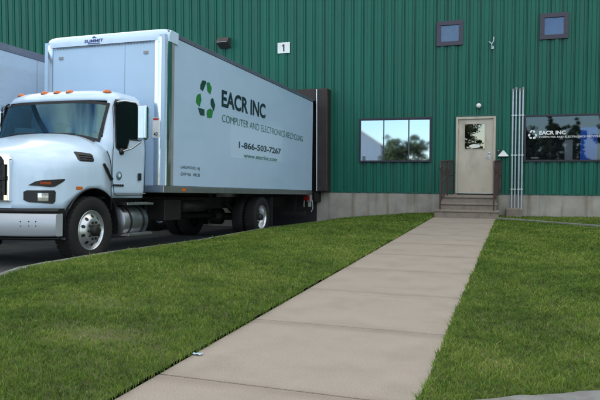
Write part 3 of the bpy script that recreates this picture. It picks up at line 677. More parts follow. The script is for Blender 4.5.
sl = cab.modifiers.new('s', 'SOLIDIFY'); sl.thickness = .012; sl.offset = -1; apply_mods(cab)
bpy.context.view_layer.update()
for o in (hood, cab): cut(o, cts)
for c in cts: bpy.data.objects.remove(c)
# wheel wells
for s_ in (1, -1):
    m = MB(); m.grid([[(s_ * xx, .622 * math.cos(a) + .03, .50 + .612 * math.sin(a)) for a in np.linspace(-.15, math.pi + .15, 30)] for xx in (.62, 1.165)]); m.add([(s_ * .61, .03 + .64 * math.cos(a), .5 + .63 * math.sin(a)) for a in np.linspace(0, math.pi, 20)], [tuple(range(20))])
    m.build('wheel_well', M_black, tk)
    m = MB(); m.tube([(s_ * 1.18, .632 * math.cos(a) + .03, .50 + .622 * math.sin(a)) for a in np.linspace(.52, math.pi - .55, 30)], .012, 8); m.build('arch_trim', M_black, tk)

# patch surfaces on the cab
def side_patch(name, poly, m_, off, s_=1, parent=tk, ring=None):
    mb = MB(); z_of = lambda z: s_ * (W_(z) + off)
    if ring is None:
        # subdivide polygon vertically in strips so it follows the tumblehome
        bmx = bmesh.new(); vv = [bmx.verts.new((0, a, b)) for a, b in poly]; bmx.faces.new(vv)
        for zc in np.arange(1.1, 2.66, .06): bmesh.ops.bisect_plane(bmx, geom=bmx.verts[:] + bmx.edges[:] + bmx.faces[:], plane_co=(0, 0, zc), plane_no=(0, 0, 1))
        bmx.verts.ensure_lookup_table(); bmx.verts.index_update()
        mb.smooth = True
        mb.add([(z_of(v.co.z), v.co.y, v.co.z) for v in bmx.verts], [tuple(v.index for v in f.verts) for f in bmx.faces]); bmx.free()
        return mb.build(name, m_, parent)
    pts = poly + [poly[0]]; q = []
    for (a, b), (c, d) in zip(pts[:-1], pts[1:]):
        for k in range(6): y_, z_ = a + (c - a) * k / 6, b + (d - b) * k / 6; q.append((z_of(z_), y_, z_))
    q.append(q[0]); mb.tube(q, ring, 6, cap=False); return mb.build(name, m_, parent)
def fr_patch(name, x0, x1, zf0, zf1, m_, off, parent=tk, nx_=30, nz_=8):
    rows = []
    for j in range(nz_ + 1):
        row = []
        for i in range(nx_ + 1):
            x_ = x0 + (x1 - x0) * i / nx_; a, b = zf0(x_), zf1(x_); z = a + (b - a) * j / nz_; row.append((x_, yfront(x_, z) - off, z))
        rows.append(row)
    return MB().grid(rows).build(name, m_, parent, fixn=False)
ZB = lambda x: 1.965 - .09 * abs(x) ** 3; ZTt = lambda x: 2.485 - .035 * abs(x) ** 4
ws = fr_patch('windscreen', -1.0, 1.0, ZB, ZTt, G_cab, .010)
# seal round the windscreen
mb = MB()
def strip(fn0, fn1, off, N=40):
    rows = []
    for t in np.linspace(0, 1, N): rows.append([fn0(t), fn1(t)])
    return rows
def fp(x, z, off): return (x, yfront(x, z) - off, z)
X0 = 1.0
mb.grid([[fp(x_, ZTt(x_) - .012, .013), fp(x_, ZTt(x_) + .028, .013)] for x_ in np.linspace(-X0 - .02, X0 + .02, 50)])
mb.grid([[fp(x_, ZB(x_) + .015, .013), fp(x_, ZB(x_) - .03, .013)] for x_ in np.linspace(-X0 - .02, X0 + .02, 50)])
for s_ in (1, -1): mb.grid([[fp(s_ * (X0 - .02), z, .0135), fp(s_ * (X0 + .005), z, .0135), fp(s_ * (X0 + .022), z, .0135)] for z in np.linspace(1.86, 2.455, 12)])
mb.build('seal', M_gasket, ws)
for s_ in (1, -1):
    wm = MB(); q = [(-.05, 1.96), (.25, 1.98), (.62, 1.965)] if s_ == 1 else [(-.85, 1.93), (-.5, 1.985), (-.12, 1.99)]
    wm.tube([fp(a, b, .04) for a, b in q], .010, 6); wm.tube([fp(q[0][0], q[0][1], .04), fp(q[0][0] - .02, 1.86, .02)], .014, 6); wm.build('wiper', M_black, tk)
# cowl
fr_patch('cowl', -.95, .95, lambda x: 1.84, lambda x: 1.925 - .08 * abs(x) ** 3, M_black, .018, nz_=2)

for s_ in (1, -1):
    dpoly = [(.62, 1.02), (1.36, 1.02), (1.385, 1.10), (1.39, 2.0), (1.33, 2.52), (1.27, 2.565), (.66, 2.54), (.57, 2.40), (.535, 1.88), (.50, 1.72), (.50, 1.30), (.56, 1.05)]
    # door as one part; its panel outline is a shut line, window a sub-part
    d = side_patch('door', dpoly, M_gasket, .003, s_, ring=.005)
    side_patch('window', [(.57, 1.78), (.66, 1.73), (.84, 1.76), (.94, 1.93), (1.28, 1.94), (1.30, 2.0), (1.27, 2.53), (1.19, 2.55), (.69, 2.53), (.63, 2.47)], mat('dark_side_glass', (.006, .008, .010), .06, 0, .1, spec=.25), .004, s_, d)
    side_patch('window_seal', [(.57, 1.78), (.66, 1.73), (.84, 1.76), (.94, 1.93), (1.28, 1.94), (1.30, 2.0), (1.27, 2.53), (1.19, 2.55), (.69, 2.53), (.63, 2.47)], M_gasket, .006, s_, d, ring=.011)
    m = MB(); m.box(s_ * 1.163, s_ * 1.185, 1.175, 1.265, 1.27, 1.39); m.build('handle', M_black, d, bevel=.012)
    m = MB(); m.box(s_ * 1.158, s_ * 1.172, .54, 1.40, 1.05, 1.062); m.build('trim_line', M_grey, d)
m = MB(); m.lathe([(0, .068), (.006, .066), (.008, .001)], (1.165, .665, 1.335), 'x', 24); m.build('badge', mat('blue_grey_badge', (.12, .22, .30), .4), tk)
m = MB(); m.lathe([(.0085, .03), (.0105, .001)], (1.165, .665, 1.335), 'x', 16); m.build('badge_centre', M_wtext, tk)
m = MB()
for k in range(5): m.box(1.163, 1.169, .50 + k * .06, .545 + k * .06, 1.16, 1.195)
m.build('model_script', M_black, tk)
# roof marker lights
for xx in (-.84, -.26, 0, .24, .86):
    m = MB(); c = (xx, yfront(xx, 2.66) + .05, 2.662)
    m.lathe([(0, .072), (.02, .070), (.045, .045), (.055, .001)], c, 'z', 18); m.build('marker_light', M_amber, tk)
m = MB(); m.tube([(x_, y_ + .435, z_ + .001) for x_, y_, z_ in [(a, 0, c) for a, b, c in hood_sec(0, 1.188, 2.012, 1.33)][:-2]], .006, 6); m.build('hood_gap', M_gasket, tk)
# side vent, latch, fender marker
def hx(y, z):
    ys_ = [s[0] for s in secs]; wd = np.interp(y, ys_, [s[1] for s in secs]); zt = np.interp(y, ys_, [s[2] for s in secs]); z0 = np.interp(y, ys_, [s[3] for s in secs])
    if z <= z0: return float(wd)
    u = min(1, (z - z0) / (zt - z0)); return float(wd * (1 - u ** 2.8) ** (1 / 2.8))
def hood_patch(name, poly, m_, off, s_=1, parent=tk, thick=.0):
    bmx = bmesh.new(); vv = [bmx.verts.new((0, a, b)) for a, b in poly]; bmx.faces.new(vv)
    for zc in np.arange(.85, 1.8, .04): bmesh.ops.bisect_plane(bmx, geom=bmx.verts[:] + bmx.edges[:] + bmx.faces[:], plane_co=(0, 0, zc), plane_no=(0, 0, 1))
    for yc in np.arange(-.95, .45, .04): bmesh.ops.bisect_plane(bmx, geom=bmx.verts[:] + bmx.edges[:] + bmx.faces[:], plane_co=(0, yc, 0), plane_no=(0, 1, 0))
    bmx.verts.ensure_lookup_table(); bmx.verts.index_update(); mb = MB(); mb.smooth = True
    mb.add([(s_ * (hx(v.co.y, v.co.z) + off), v.co.y - off * (1 if v.co.y < -.6 else 0), v.co.z) for v in bmx.verts], [tuple(v.index for v in f.verts) for f in bmx.faces]); bmx.free()
    o = mb.build(name, m_, parent)
    return o
for s_ in (1, -1):
    v = hood_patch('side_vent', [(-.27, 1.64), (-.24, 1.655), (.03, 1.64), (.055, 1.62), (.05, 1.54), (.02, 1.515), (-.24, 1.515), (-.27, 1.54)], M_black, .006, s_)
    m = MB()
    for k in range(3): m.tube([(s_ * (hx(-.22, 1.53 + k * .035) + .012), -.22, 1.535 + k * .035), (s_ * (hx(.02, 1.53 + k * .035) + .012), .03, 1.53 + k * .035)], .005, 6)
    m.build('louvre', M_chass, v)
    hood_patch('fender_marker', [(-.345, 1.10), (-.22, 1.10), (-.22, 1.145), (-.345, 1.145)], M_amber, .007, s_)
    m = MB(); m.tube([(s_ * 1.195, .24, 1.50), (s_ * 1.20, .31, 1.41), (s_ * 1.20, .37, 1.33), (s_ * 1.19, .44, 1.27)], [.018, .026, .02, .03], 8); m.build('hood_latch', M_black, tk)
    # headlight cluster wraps the nose corner
    hl = hood_patch('headlight', [(-.935, 1.06), (-.92, 1.08), (-.67, 1.085), (-.655, 1.06), (-.66, .93), (-.69, .90), (-.91, .92), (-.935, .95)], M_black, .010, s_)
    m = MB(); q = []
    for y_ in np.linspace(-.845, -.745, 6): q.append([(s_ * (hx(y_, .9) + .018), y_ - .014, .935), (s_ * (hx(y_, .9) + .024), y_ - .02, .99), (s_ * (hx(y_, .9) + .018), y_ - .014, 1.045)])
    m.grid(q); m.build('lens', M_lens, hl)
    tn = hood_patch('turn_signal', [(-.915, 1.15), (-.86, 1.205), (-.80, 1.225), (-.54, 1.245), (-.535, 1.23), (-.66, 1.14), (-.72, 1.13)], M_black, .010, s_)
    m = MB(); m.grid([[(s_ * (hx(y_, 1.1) + .018), y_ - .012, 1.165), (s_ * (hx(y_, 1.1) + .020), y_ - .016, 1.20)] for y_ in np.linspace(-.83, -.72, 5)]); m.build('lens', mat('dim_amber_lens', (.35, .06, .012), .3), tn)
# grille
m = MB(); GX = .52
m.prism([(-GX - .09, .84), (GX + .09, .84), (GX + .09, 1.42), (GX + .02, 1.50), (-GX - .02, 1.50), (-GX - .09, 1.42)], -1.03, -.95, 'y'); gr = m.build('grille', M_chrome, tk, bevel=.02); gr.location.z = .08
m = MB(); m.prism([(-GX, .86), (GX, .86), (GX, 1.40), (GX - .05, 1.46), (-GX + .05, 1.46), (-GX, 1.40)], -1.038, -1.031, 'y'); m.build('mesh', M_gasket, gr)
m = MB()
for z in (.96, 1.06, 1.26, 1.36): m.box(-GX + .01, GX - .01, -1.052, -1.039, z - .012, z + .012)
m.build('bar', M_chass, gr)
m = MB(); m.box(-GX - .05, GX + .05, -1.075, -1.04, 1.13, 1.19); m.build('centre_bar', M_chass, gr, bevel=.01)
for s_ in (1, -1): m = MB(); m.box(s_ * (GX + .0), s_ * (GX + .045), -1.055, -1.04, .93, 1.35); m.build('side_blade', M_black, gr, bevel=.006)
# bumper
def bumper_rows(zs_, dy=0):
    rows = []
    for x_ in np.linspace(-1.19, 1.19, 41):
        y_ = -1.10 + .33 * (abs(x_) / 1.19) ** 3.0
        rows.append([(x_, y_ + .01 + dy, zs_[0]), (x_, y_ - .01 + dy, zs_[0] + .02), (x_, y_ - .02 + dy, (zs_[0] + zs_[1]) / 2), (x_, y_ - .01 + dy, zs_[1] - .02), (x_, y_ + .01 + dy, zs_[1]), (x_, y_ + .12 + dy, zs_[1]), (x_, y_ + .12 + dy, zs_[0])])
    return rows
m = MB(); rw = bumper_rows((.455, .765)); m.grid(rw, closed=True); m.add(rw[0], [tuple(range(7))]); m.add(rw[-1], [tuple(range(7))]); bp = m.build('bumper', M_bump, tk)
m = MB()
for xx in (.80, .90, .98):
    y_ = -1.10 + .33 * (xx / 1.19) ** 3
    for zc in (.60, .66): m.lathe([(0, .011), (.006, .01), (.008, .001)], (xx, y_ - .012, zc), 'y', 10, -1)
m.build('bolts', M_black, bp)
m = MB(); rw = bumper_rows((.775, .835), .04); m.grid(rw, closed=True); m.add(rw[-1], [tuple(range(7))]); m.build('bumper_gap_trim', M_black, tk)
m = MB(); rw = bumper_rows((.40, .45), .06); m.grid(rw, closed=True); m.build('lower_valance', M_black, tk)
m = MB(); m.box(-1.12, 1.12, -.62, -.50, .42, .80); m.build('splash_shield', M_black, tk)
# mirrors
for s_ in (1, -1):
    m = MB(); prm = []
    hd = MB(); hd.box(s_ * 1.37, s_ * 1.555, .80, .90, 1.90, 2.46); mo = hd.build('mirror', mat('mirror_housing_chrome', (.5, .56, .62), .16, 1, .1), tk, bevel=.045, seg=4)
    m = MB(); m.box(s_ * 1.385, s_ * 1.54, .905, .912, 1.94, 2.42); m.build('mirror_glass', mat('mirror_glass', (.8, .8, .8), .02, 1, .01), mo)
    m = MB(); m.tube([(s_ * 1.08, .68, 2.50), (s_ * 1.22, .72, 2.52), (s_ * 1.36, .82, 2.50), (s_ * 1.40, .86, 2.42)], .017, 8); m.build('mirror_arm', M_alu, mo)
    m = MB(); m.tube([(s_ * 1.17, .72, 1.72), (s_ * 1.30, .80, 1.77), (s_ * 1.43, .86, 1.88)], .015, 8); m.build('mirror_arm', M_alu, mo)
    m = MB(); m.lathe([(0, .055), (.03, .05), (.04, .001)], (s_ * 1.16, .71, 1.715), 'x', 20, s_); m.lathe([(0, .04), (.03, .035), (.035, .001)], (s_ * 1.075, .68, 2.49), 'x', 16, s_); m.build('mirror_mount', M_black, mo)
# interior
m = MB(); m.box(-1.03, 1.03, .46, .72, 1.0, 1.86); m.build('dashboard', M_int, tk, bevel=.05)
for xx in (.5, -.5): m = MB(); m.box(xx - .27, xx + .27, .82, 1.30, 1.25, 1.42); m.box(xx - .25, xx + .25, 1.22, 1.36, 1.42, 2.05); m.box(xx - .13, xx + .13, 1.24, 1.34, 2.07, 2.28); m.build('seat', M_int, tk, bevel=.04)
m = MB(); m.tube([(.5 + .22 * math.cos(a), .80 + .05 * math.sin(a), 1.86 + .2 * math.sin(a)) for a in np.linspace(0, 2 * math.pi, 28)], .016, 8); m.tube([(.5, .66, 1.7), (.5, .80, 1.86)], .03, 8); m.build('steering_wheel', M_black, tk)
m = MB(); m.box(.62, .84, .52, .60, 1.862, 1.99); m.build('box_on_dash', M_tan, tk)
m = MB(); m.add([(-.93, .60, 1.88), (-.42, .52, 1.88), (-.42, .60, 2.10), (-.93, .68, 2.14)], [(0, 1, 2, 3)]); m.add([(.2, .52, 1.88), (.72, .56, 1.88), (.72, .64, 2.13), (.2, .60, 2.11)], [(0, 1, 2, 3)]); m.build('sun_card', mat('grey_blue_card', (.16, .23, .28), .7), tk, fixn=False)
m = MB(); m.tube([(.95, .72, 1.9), (.90, .80, 2.42)], .04, 8); m.build('pillar_trim', M_tan, tk)
m = MB(); m.box(-1.1, 1.1, .3, 1.42, .97, .995); m.build('cab_floor', M_chass, tk)
# steps and fuel tank under the door
m = MB(); tks = MB(); tks.lathe([(0, .001), (0, .25), (.02, .265), (.68, .265), (.70, .25), (.70, .001)], (.88, .86, .585), 'y', 32, 1); tkk = tks.build('fuel_tank', mat('dull_tank_aluminium', (.30, .32, .35), .38, .9, .15, 5), tk)
for yy_ in (1.02, 1.38): m = MB(); m.lathe([(0, .270), (.05, .270)], (.88, yy_, .585), 'y', 32, 1); m.build('tank_strap', M_black, tkk)
for z_, a_, b_ in ((.865, .86, 1.62), (.36, .90, 1.60)):
    m = MB(); m.box(.90, 1.19, a_, b_, z_, z_ + .035); [m.box(.92, 1.17, a_ + .03 + .1 * k, a_ + .07 + .1 * k, z_ + .036, z_ + .042) for k in range(7)]; m.build('step', M_alu, tk, bevel=.006)
m = MB(); [m.box(1.05, 1.08, yy_, yy_ + .03, .39, .865) for yy_ in (.9, 1.55)]; m.build('step_hanger', M_chass, tk)
# chassis
m = MB()
for s_ in (1, -1): m.box(s_ * .40, s_ * .48, -.7, 10.0, .72, .98)
for y_ in (1.9, 3.4, 5.0, 6.4, 7.9, 9.4): m.box(-.40, .40, y_, y_ + .12, .76, .95)
m.build('frame_rail', M_chass, tk)
m = MB(); m.tube([(-1.0, 6.42, .5), (1.0, 6.42, .5)], .09, 12); m.lathe([(-.2, .08), (-.12, .2), (.12, .2), (.2, .08)], (0, 6.42, .5), 'x', 20); m.tube([(0, 1.0, .62), (0, 6.3, .52)], .06, 10); m.build('rear_axle', M_chass, tk)
m = MB(); m.box(-1.0, 1.0, -.06, .06, .42, .52); m.build('front_axle', M_chass, tk)
m = MB()
for s_ in (1, -1): m.tube([(s_ * .55, 5.7, .85), (s_ * .55, 6.1, .66), (s_ * .55, 6.42, .62), (s_ * .55, 6.8, .66), (s_ * .55, 7.2, .85)], .05, 8); m.tube([(s_ * .5, -.6, .75), (s_ * .5, 0, .58), (s_ * .5, .7, .75)], .045, 8)
m.build('leaf_spring', M_chass, tk)
m = MB(); m.box(-.45, .45, -.7, .9, .6, 1.2); m.build('engine', M_chass, tk)
m = MB(); m.box(.55, 1.0, 2.3, 2.9, .55, .95); m.build('battery_box', M_chass, tk, bevel=.02)
m = MB(); m.lathe([(0, .001), (0, .12), (.9, .12), (.9, .001)], (.75, 3.3, .80), 'y', 20); m.build('air_tank', M_chass, tk)
m = MB(); m.box(-1.1, -.5, 2.3, 4.0, .5, .95); m.build('side_box', M_chass, tk, bevel=.02)
for s_ in (1, -1): m = MB(); m.box(s_ * .6, s_ * 1.24, 7.05, 7.065, .25, 1.0); m.build('mud_flap', M_rubber, tk)
# cargo box
BX, B0, B1, BZ0, BZ1 = 1.30, 1.76, 10.10, 1.07, 3.93
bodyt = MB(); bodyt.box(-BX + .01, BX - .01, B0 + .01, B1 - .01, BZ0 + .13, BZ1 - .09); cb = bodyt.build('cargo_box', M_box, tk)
m = MB(); m.box(-BX, BX, B0, B1, BZ0, BZ0 + .125); m.build('bottom_rail', M_alu, cb, bevel=.01)
m = MB(); m.box(-BX, BX, B0 + .12, B1, BZ1 - .085, BZ1); m.build('top_rail', mat('grey_blue_rail', (.10, .13, .17), .5), cb, bevel=.01)
m = MB(); [m.box(BX, BX + .004, B0 + .35 + k * .12, B0 + .362 + k * .12, z_, z_ + .012) for k in range(64) for z_ in (BZ0 + .10, BZ1 - .075)]; m.build('rail_rivets', M_grey, cb)
m = MB(); m.box(-BX + .05, BX - .05, B0 + .2, B1 - .02, BZ1 + .001, BZ1 + .012); m.build('roof_skin', M_box, cb)
m = MB()                                              # rounded polished front corner posts
for s_ in (1, -1):
    rows = []
    for z in (BZ0 + .13, BZ1 - .14):
        rows.append([(s_ * (BX - .20), B0 - .006, z)] + [(s_ * (BX - .15 + .156 * math.sin(a)), B0 + .15 - .156 * math.cos(a), z) for a in np.linspace(0, math.pi / 2, 12)] + [(s_ * (BX + .006), B0 + .22, z)])
    m.grid(rows)
m.build('corner_post', M_chrome, cb)
m = MB(); [m.box(s_ * (BX + .001), s_ * (BX + .008), B0 + .225, B0 + .30, BZ0 + .13, BZ1 - .09) for s_ in (1, -1)]; m.build('corner_strip', M_grey, cb)
m = MB(); rows = []                                   # white rounded front cap
for a in np.linspace(0, math.pi / 2, 10):
    y_ = B0 + .20 - .23 * math.cos(a); z_ = BZ1 - .16 + .20 * math.sin(a)
    row = []
    for x_ in np.linspace(-1, 1, 41):
        e_ = abs(x_) ** 14; row.append((x_ * (BX + .015), y_ + .16 * e_ * math.cos(a) * .9, z_ - .03 * e_ * math.sin(a)))
    rows.append(row)
rows.insert(0, [(a, b + .0, BZ1 - .20) for a, b, c in rows[0]])
rows.append([(a, B0 + .42, c - .005) for a, b, c in rows[-1]])
m.grid(rows)
for sdx in (0, -1):
    e_ = [r_[sdx] for r_ in rows]; m.add(e_ + [(e_[0][0], B0 + .42, BZ1 - .20)], [tuple(range(len(e_) + 1))])
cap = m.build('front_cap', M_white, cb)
m = MB()
for k in range(38): m.lathe([(0, .010), (.005, .008), (.006, .001)], (-1.18 + k * .0638, B0 - .004, BZ1 - .228), 'y', 6, -1)
m.build('rivet_row', M_grey, cb)
m = MB(); m.box(-BX + .3, BX - .3, B0 - .012, B0 + .005, BZ1 - .216, BZ1 - .206); m.build('cap_flange', M_grey, cb)
m = MB(); m.box(.473, .477, B0 + .004, B0 + .0095, BZ0 + .13, BZ1 - .24); m.build('front_seam', mat('panel_seam', (.3, .4, .5), .5), cb)
for s_ in (1, -1): m = MB(); m.box(s_ * .91 - .045, s_ * .91 + .045, B0 - .006, B0 + .008, BZ1 - .42, BZ1 - .37); m.build('front_marker', M_grey, cb)
m = MB(); m.box(1.302, 1.312, 2.40, 2.52, BZ0 + .035, BZ0 + .085); m.build('side_marker', M_amber, cb); 
m = MB(); m.box(1.075, 1.205, B0 - .018, B0 - .008, 2.03, 2.38); ct_ = m.build('decal', M_paper, cb)
m = MB(); m.box(1.085, 1.195, B0 - .020, B0 - .0185, 2.335, 2.37); m.build('decal_red_band', mat('red_print', (.45, .05, .04), .5), ct_)
text('lettering', '40', M_dtext, ct_, (1.10, B0 - .0205, 2.05), (1, 0, 0), (0, 0, 1), .08, .08, .02)
# lettering on the driver side, 4 mm off the panel
TX = BX - .01 + .006
yx, zx = (0, 1, 0), (0, 0, 1)
text('lettering', 'EACR INC', M_dtext, cb, (TX, 3.98, 2.875), (0, 1, .012), zx, 2.38, .355, .032)
text('lettering', 'COMPUTER AND ELECTRONICS RECYCLING', M_ttext, cb, (TX, 4.01, 2.565), (0, 1, .004), zx, 5.17, .158, -.004)
text('lettering', '1-866-503-7267', M_dtext, cb, (TX, 4.85, 2.08), (0, 1, .010), zx, 2.60, .150, .03)
text('lettering', 'www.eacrinc.com', M_ttext, cb, (TX, 5.12, 1.885), (0, 1, .010), zx, 2.05, .095, .02)
text('lettering', 'LAKEWOOD, NJ', M_dtext, cb, (TX, 2.35, 1.505), yx, zx, .72, .07, 0)
text('lettering', 'GVW 956   VIN 28', M_dtext, cb, (TX, 2.35, 1.39), yx, zx, .72, .06, 0)
for nm, mm_, ks in (('dark_arrow', mat('logo_dark_green', (.012, .07, .055), .4), ('td', 'bd', 'rd')), ('green_arrow', M_grn, ('tg', 'lg', 'bg'))):
    m = MB()
    for k in ks: m.prism(logo[k], TX - .002, TX, 'x')
    m.build(nm, mm_, cb)
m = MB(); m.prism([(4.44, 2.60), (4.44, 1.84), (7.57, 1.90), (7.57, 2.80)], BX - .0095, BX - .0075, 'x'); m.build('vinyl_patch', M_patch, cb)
m = MB()
for k in range(1, 7): m.box(BX - .010, BX - .0085, B0 + k * 1.15, B0 + k * 1.15 + .004, BZ0 + .13, BZ1 - .09)
text('lettering', 'SUMMIT', M_bluet, cap, (-.365, B0 - .037, 3.775), (1, 0, 0), (0, .16, 1), .40, .06, .03)
m = MB(); m.box(-.29, -.03, B0 - .040, B0 - .030, 3.748, 3.760); m.build('underline', M_bluet, cap)
m = MB(); m.prism([(-.215, 3.862), (-.17, 3.89), (-.125, 3.862), (-.145, 3.862), (-.17, 3.877), (-.195, 3.862)], B0 - .020, B0 + .01, 'y'); m.build('peak_emblem', M_bluet, cap)
# rear gear
m = MB(); m.box(-1.2, 1.2, 9.75, 9.85, .45, .57); [m.box(x_, x_ + .08, 9.76, 9.84, .57, 1.07) for x_ in (-.9, .82)]; m.build('rear_guard', M_chass, tk)
m = MB(); m.box(1.17, 1.30, 9.98, 10.12, .86, 1.06); m.box(1.20, 1.28, 10.0, 10.1, .70, .86); m.build('tail_bracket', M_grey, tk, bevel=.01)
m = MB(); m.tube([(1.27, 10.1, 1.0), (1.31, 10.12, .85), (1.32, 10.12, .66), (1.28, 10.1, .55)], .012, 6); m.tube([(1.10, 10.0, 1.0), (1.06, 10.05, .8), (1.08, 10.0, .7)], .014, 6); m.build('hose', M_alu, tk)
m = MB(); m.box(1.10, 1.27, 9.90, 9.97, .90, 1.03); m.build('tail_light', mat('red_lens', (.25, .01, .01), .3), tk)

# ------------------------------------------------------------------ semi-trailer on the next dock
tr_ = thing('semi_trailer', 'pale semi-trailer parked on the dock left of the box truck', 'trailer', (-10.7, 4.3, .02))
tr_.rotation_euler = (-math.atan(.042), 0, 0)
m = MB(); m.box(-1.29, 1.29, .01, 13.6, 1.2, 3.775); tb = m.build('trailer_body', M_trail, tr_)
m = MB(); m.box(-1.3, 1.3, 0, 13.62, 1.08, 1.195); m.build('bottom_rail', M_alu, tb)
m = MB(); m.box(-1.3, 1.3, 0, 13.62, 3.78, 3.92); m.build('top_rail', mat('dull_blue_rail', (.15, .18, .25), .6, grime=((.25, .3, .35), .4, 9, (1, .3, 1))), tb)
m = MB()
for k in range(23):
    y_ = .3 + k * .6
    for q in range(16): m.lathe([(0, .007), (.004, .006), (.005, .001)], (1.29, y_, 1.3 + q * .157), 'x', 5)
m.build('rivets', M_grey, tb)
m = MB(); [m.box(1.2905, 1.2935, .02 + k * 1.2, .05 + k * 1.2, 1.2, 3.77) for k in range(12)]; m.build('panel_joint', mat('trailer_joint', (.4, .46, .52), .5), tb)
m = MB(); [m.box(s_ * .5 - .05, s_ * .5 + .05, 1, 13, .85, 1.08) for s_ in (1, -1)]; m.build('frame_rail', M_chass, tr_)
for s_ in (1, -1): m = MB(); m.box(s_ * .8 - .06, s_ * .8 + .06, 2.3, 2.42, .12, 1.08); m.box(s_ * .8 - .12, s_ * .8 + .12, 2.22, 2.5, .0, .12); m.build('landing_leg', M_chass, tr_)
for y_ in (10.9, 12.15):
    for s_ in (1, -1): wheel(tr_, s_ * 1.25, y_, s_, 'dual')

# ------------------------------------------------------------------ litter
t = MB(); q = []
for i in range(5):
    q.append([(-.06 + i * .03 + random.uniform(-.008, .008), -.04 + j * .027, .004 + abs(random.gauss(0, .012))) for j in range(4)])
t.grid(q); lit = t.build('litter', mat('pale_blue_wrapper', (.38, .52, .62), .4), fixn=False); lit.location = (-2.06, 3.77, .004); lit.scale = (.5, .5, .5)
tag(lit, 'crumpled pale blue wrapper on the left edge of the walkway', 'litter')

# ------------------------------------------------------------------ trees behind the camera (seen in the window reflections), plus an added light-blocking row to the east
def leafmat(name, c):
    m = mat(name, c, .7, 0, .5, 1.5); return m
LM = leafmat('tree_leaves', (.045, .075, .028))
def tree(name, label, x, y, h, cw, seed, n=5000, cz=.38, thin=1.0, group='trees across the parking lot'):
    rr = random.Random(seed); g_ = np.random.default_rng(seed)
    t = thing(name, label, 'tree', (x, y, -.05), group)
    m = MB(); m.smooth = True
    m.tube([(0, 0, 0), (.05, .03, h * .3), (-.04, .05, h * .6), (.02, 0, h * .93)], [.022 * h, .017 * h, .011 * h, .003 * h], 9)
    tips = []
    for k in range(16):
        a = rr.uniform(0, 6.28); z0 = h * rr.uniform(cz * .75, .8); L = cw * rr.uniform(.5, 1.0) * (1.15 - .6 * (z0 / h)) ; z1 = z0 + L * rr.uniform(.25, .8)
        e_ = (L * math.cos(a), L * math.sin(a), min(z1, h * .97)); tips.append(e_)
        m.tube([(0, 0, z0), (e_[0] * .5, e_[1] * .5, z0 + (e_[2] - z0) * .35), e_], [.008 * h, .005 * h, .0015 * h], 6)
    tips += [(0, 0, h * .95), (.1 * cw, 0, h * .85), (-.15 * cw, .1, h * .75)]
    m.build('trunk', M_bark, t)
    cl = []
    for e_ in tips:
        for _ in range(5): cl.append((e_[0] * rr.uniform(.5, 1.05) + rr.gauss(0, .12 * cw), e_[1] * rr.uniform(.5, 1.05) + rr.gauss(0, .12 * cw), e_[2] + rr.gauss(0, .05 * h), rr.uniform(.10, .24) * cw))
    cl = np.array(cl); idx = g_.integers(0, len(cl), n); d = g_.normal(0, 1, (n, 3)); d /= np.linalg.norm(d, axis=1)[:, None]; d *= g_.random((n, 1)) ** .4
    c = cl[idx, :3] + d * cl[idx, 3:4] * [1, 1, .7]
    s_ = .10 * thin * g_.uniform(.6, 1.5, n); u = g_.normal(0, 1, (n, 3)); u /= np.linalg.norm(u, axis=1)[:, None]; v = np.cross(u, g_.normal(0, 1, (n, 3))); v /= np.linalg.norm(v, axis=1)[:, None]
    V = np.stack([c - u * s_[:, None], c + v * s_[:, None] * .5, c + u * s_[:, None], c - v * s_[:, None] * .5], 1).reshape(-1, 3)
    me = bpy.data.meshes.new('crown'); me.from_pydata(V.tolist(), [], np.arange(4 * n).reshape(n, 4).tolist()); me.materials.append(LM)
    o = bpy.data.objects.new('crown', me); C.objects.link(o); o.parent = t
    return t
tree('tree', 'bushy green tree reflected in the middle of the mirrored window', -7.9, -30, 6.4, 2.3, 1, n=9000, cz=.2)
tree('tree', 'wide green tree reflected in the right half of the mirrored window', -5.5, -31, 6.7, 2.6, 2, n=9000, cz=.2)
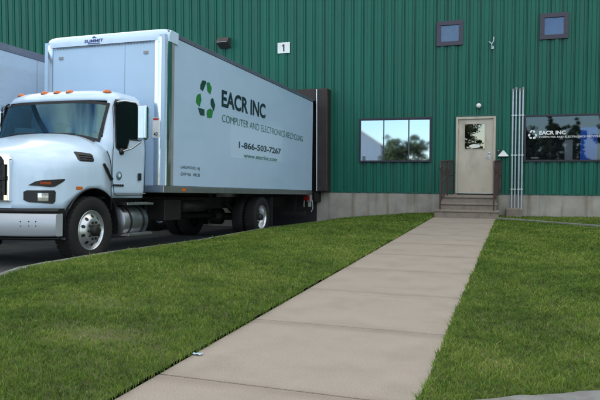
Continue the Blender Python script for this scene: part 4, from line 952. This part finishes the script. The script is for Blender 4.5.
spots = [(.0, -20, 5.9, 1.3), (2.9, -24, 6.3, 1.5), (4.7, -22, 5.6, 1.3), (-1.2, -34, 5.5, 1.8), (8.5, -23, 7.5, 2.4), (12.5, -26, 8, 2.5), (-17, -30, 7, 2.5), (-26, -34, 8, 3), (.9, -29, 4.9, 2.4), (3.6, -29, 4.9, 2.6), (16, -6, 11, 3.6), (17, 1, 12, 3.8), (16, 8, 11.5, 3.8), (18, 14.5, 12, 4.0)]  # last four: out-of-view row added to darken the box's east side
tl_ = ['slim tree at the left end of the dark window reflection', 'feathery tall tree in the middle of the dark window reflection', 'slim young tree right of centre in the dark window reflection', 'tree across the lot opposite the door', 'tall broad tree across the lot at far right', 'broad tree across the lot beyond the far right tree', 'low tree across the lot opposite the box truck', 'wide tree across the lot opposite the semi-trailer', 'rounded tree behind the slim tree opposite the pipes', 'short rounded tree behind the feathery tall tree', 'added tree at the near end of the unseen east row blocking sky light', 'added tree second along the unseen east row blocking sky light', 'added tree third along the unseen east row blocking sky light', 'added tree at the wall end of the unseen east row blocking sky light']
for i, (a, b, h_, cw) in enumerate(spots): tree('tree', tl_[i], a, b, h_, cw, 20 + i, 9000 if i < 10 else 12000, thin=1.0 if i < 10 else 2.6, cz=.15)

# pale metal shed across the lot, seen in the mirrored window
sh = thing('metal_shed', 'blue grey metal shed with a steep roof reflected at the left of the mirrored window', 'shed', (-17.2, -45, 0))
m = MB(); m.prism([(-6.8, -.1), (6.8, -.1), (6.8, 6.9), (0, 11.3), (-6.8, 6.9)], -9, 0, 'y'); m.build('wall', mat('blue_grey_siding', (.16, .22, .30), .6, 0, .1, 1, stretch=(4, 1, .2)), sh)
m = MB(); m.prism([(-7.1, 6.75), (0, 11.33), (7.1, 6.75), (7.1, 6.95), (0, 11.55), (-7.1, 6.95)], -9.3, .3, 'y'); m.build('roof', M_grey, sh)
m = MB(); m.box(-2.2, 2.2, .0, .06, -.1, 4.2); m.build('door', M_int, sh)
# sheet screws along the girts of the green wall
m = MB()
for z_ in (1.15, 3.2, 4.35, 6.0):
    for k in range(62):
        xk = -62 + .305 * (160 + k) + .245
        if z_ < 2 and -1.75 < xk < -.5: continue
        m.box(xk - .008, xk + .008, -.040, -.029, z_ - .008, z_ + .008)
o = m.build('screws', M_gtrim, wh); o['kind'] = 'stuff'
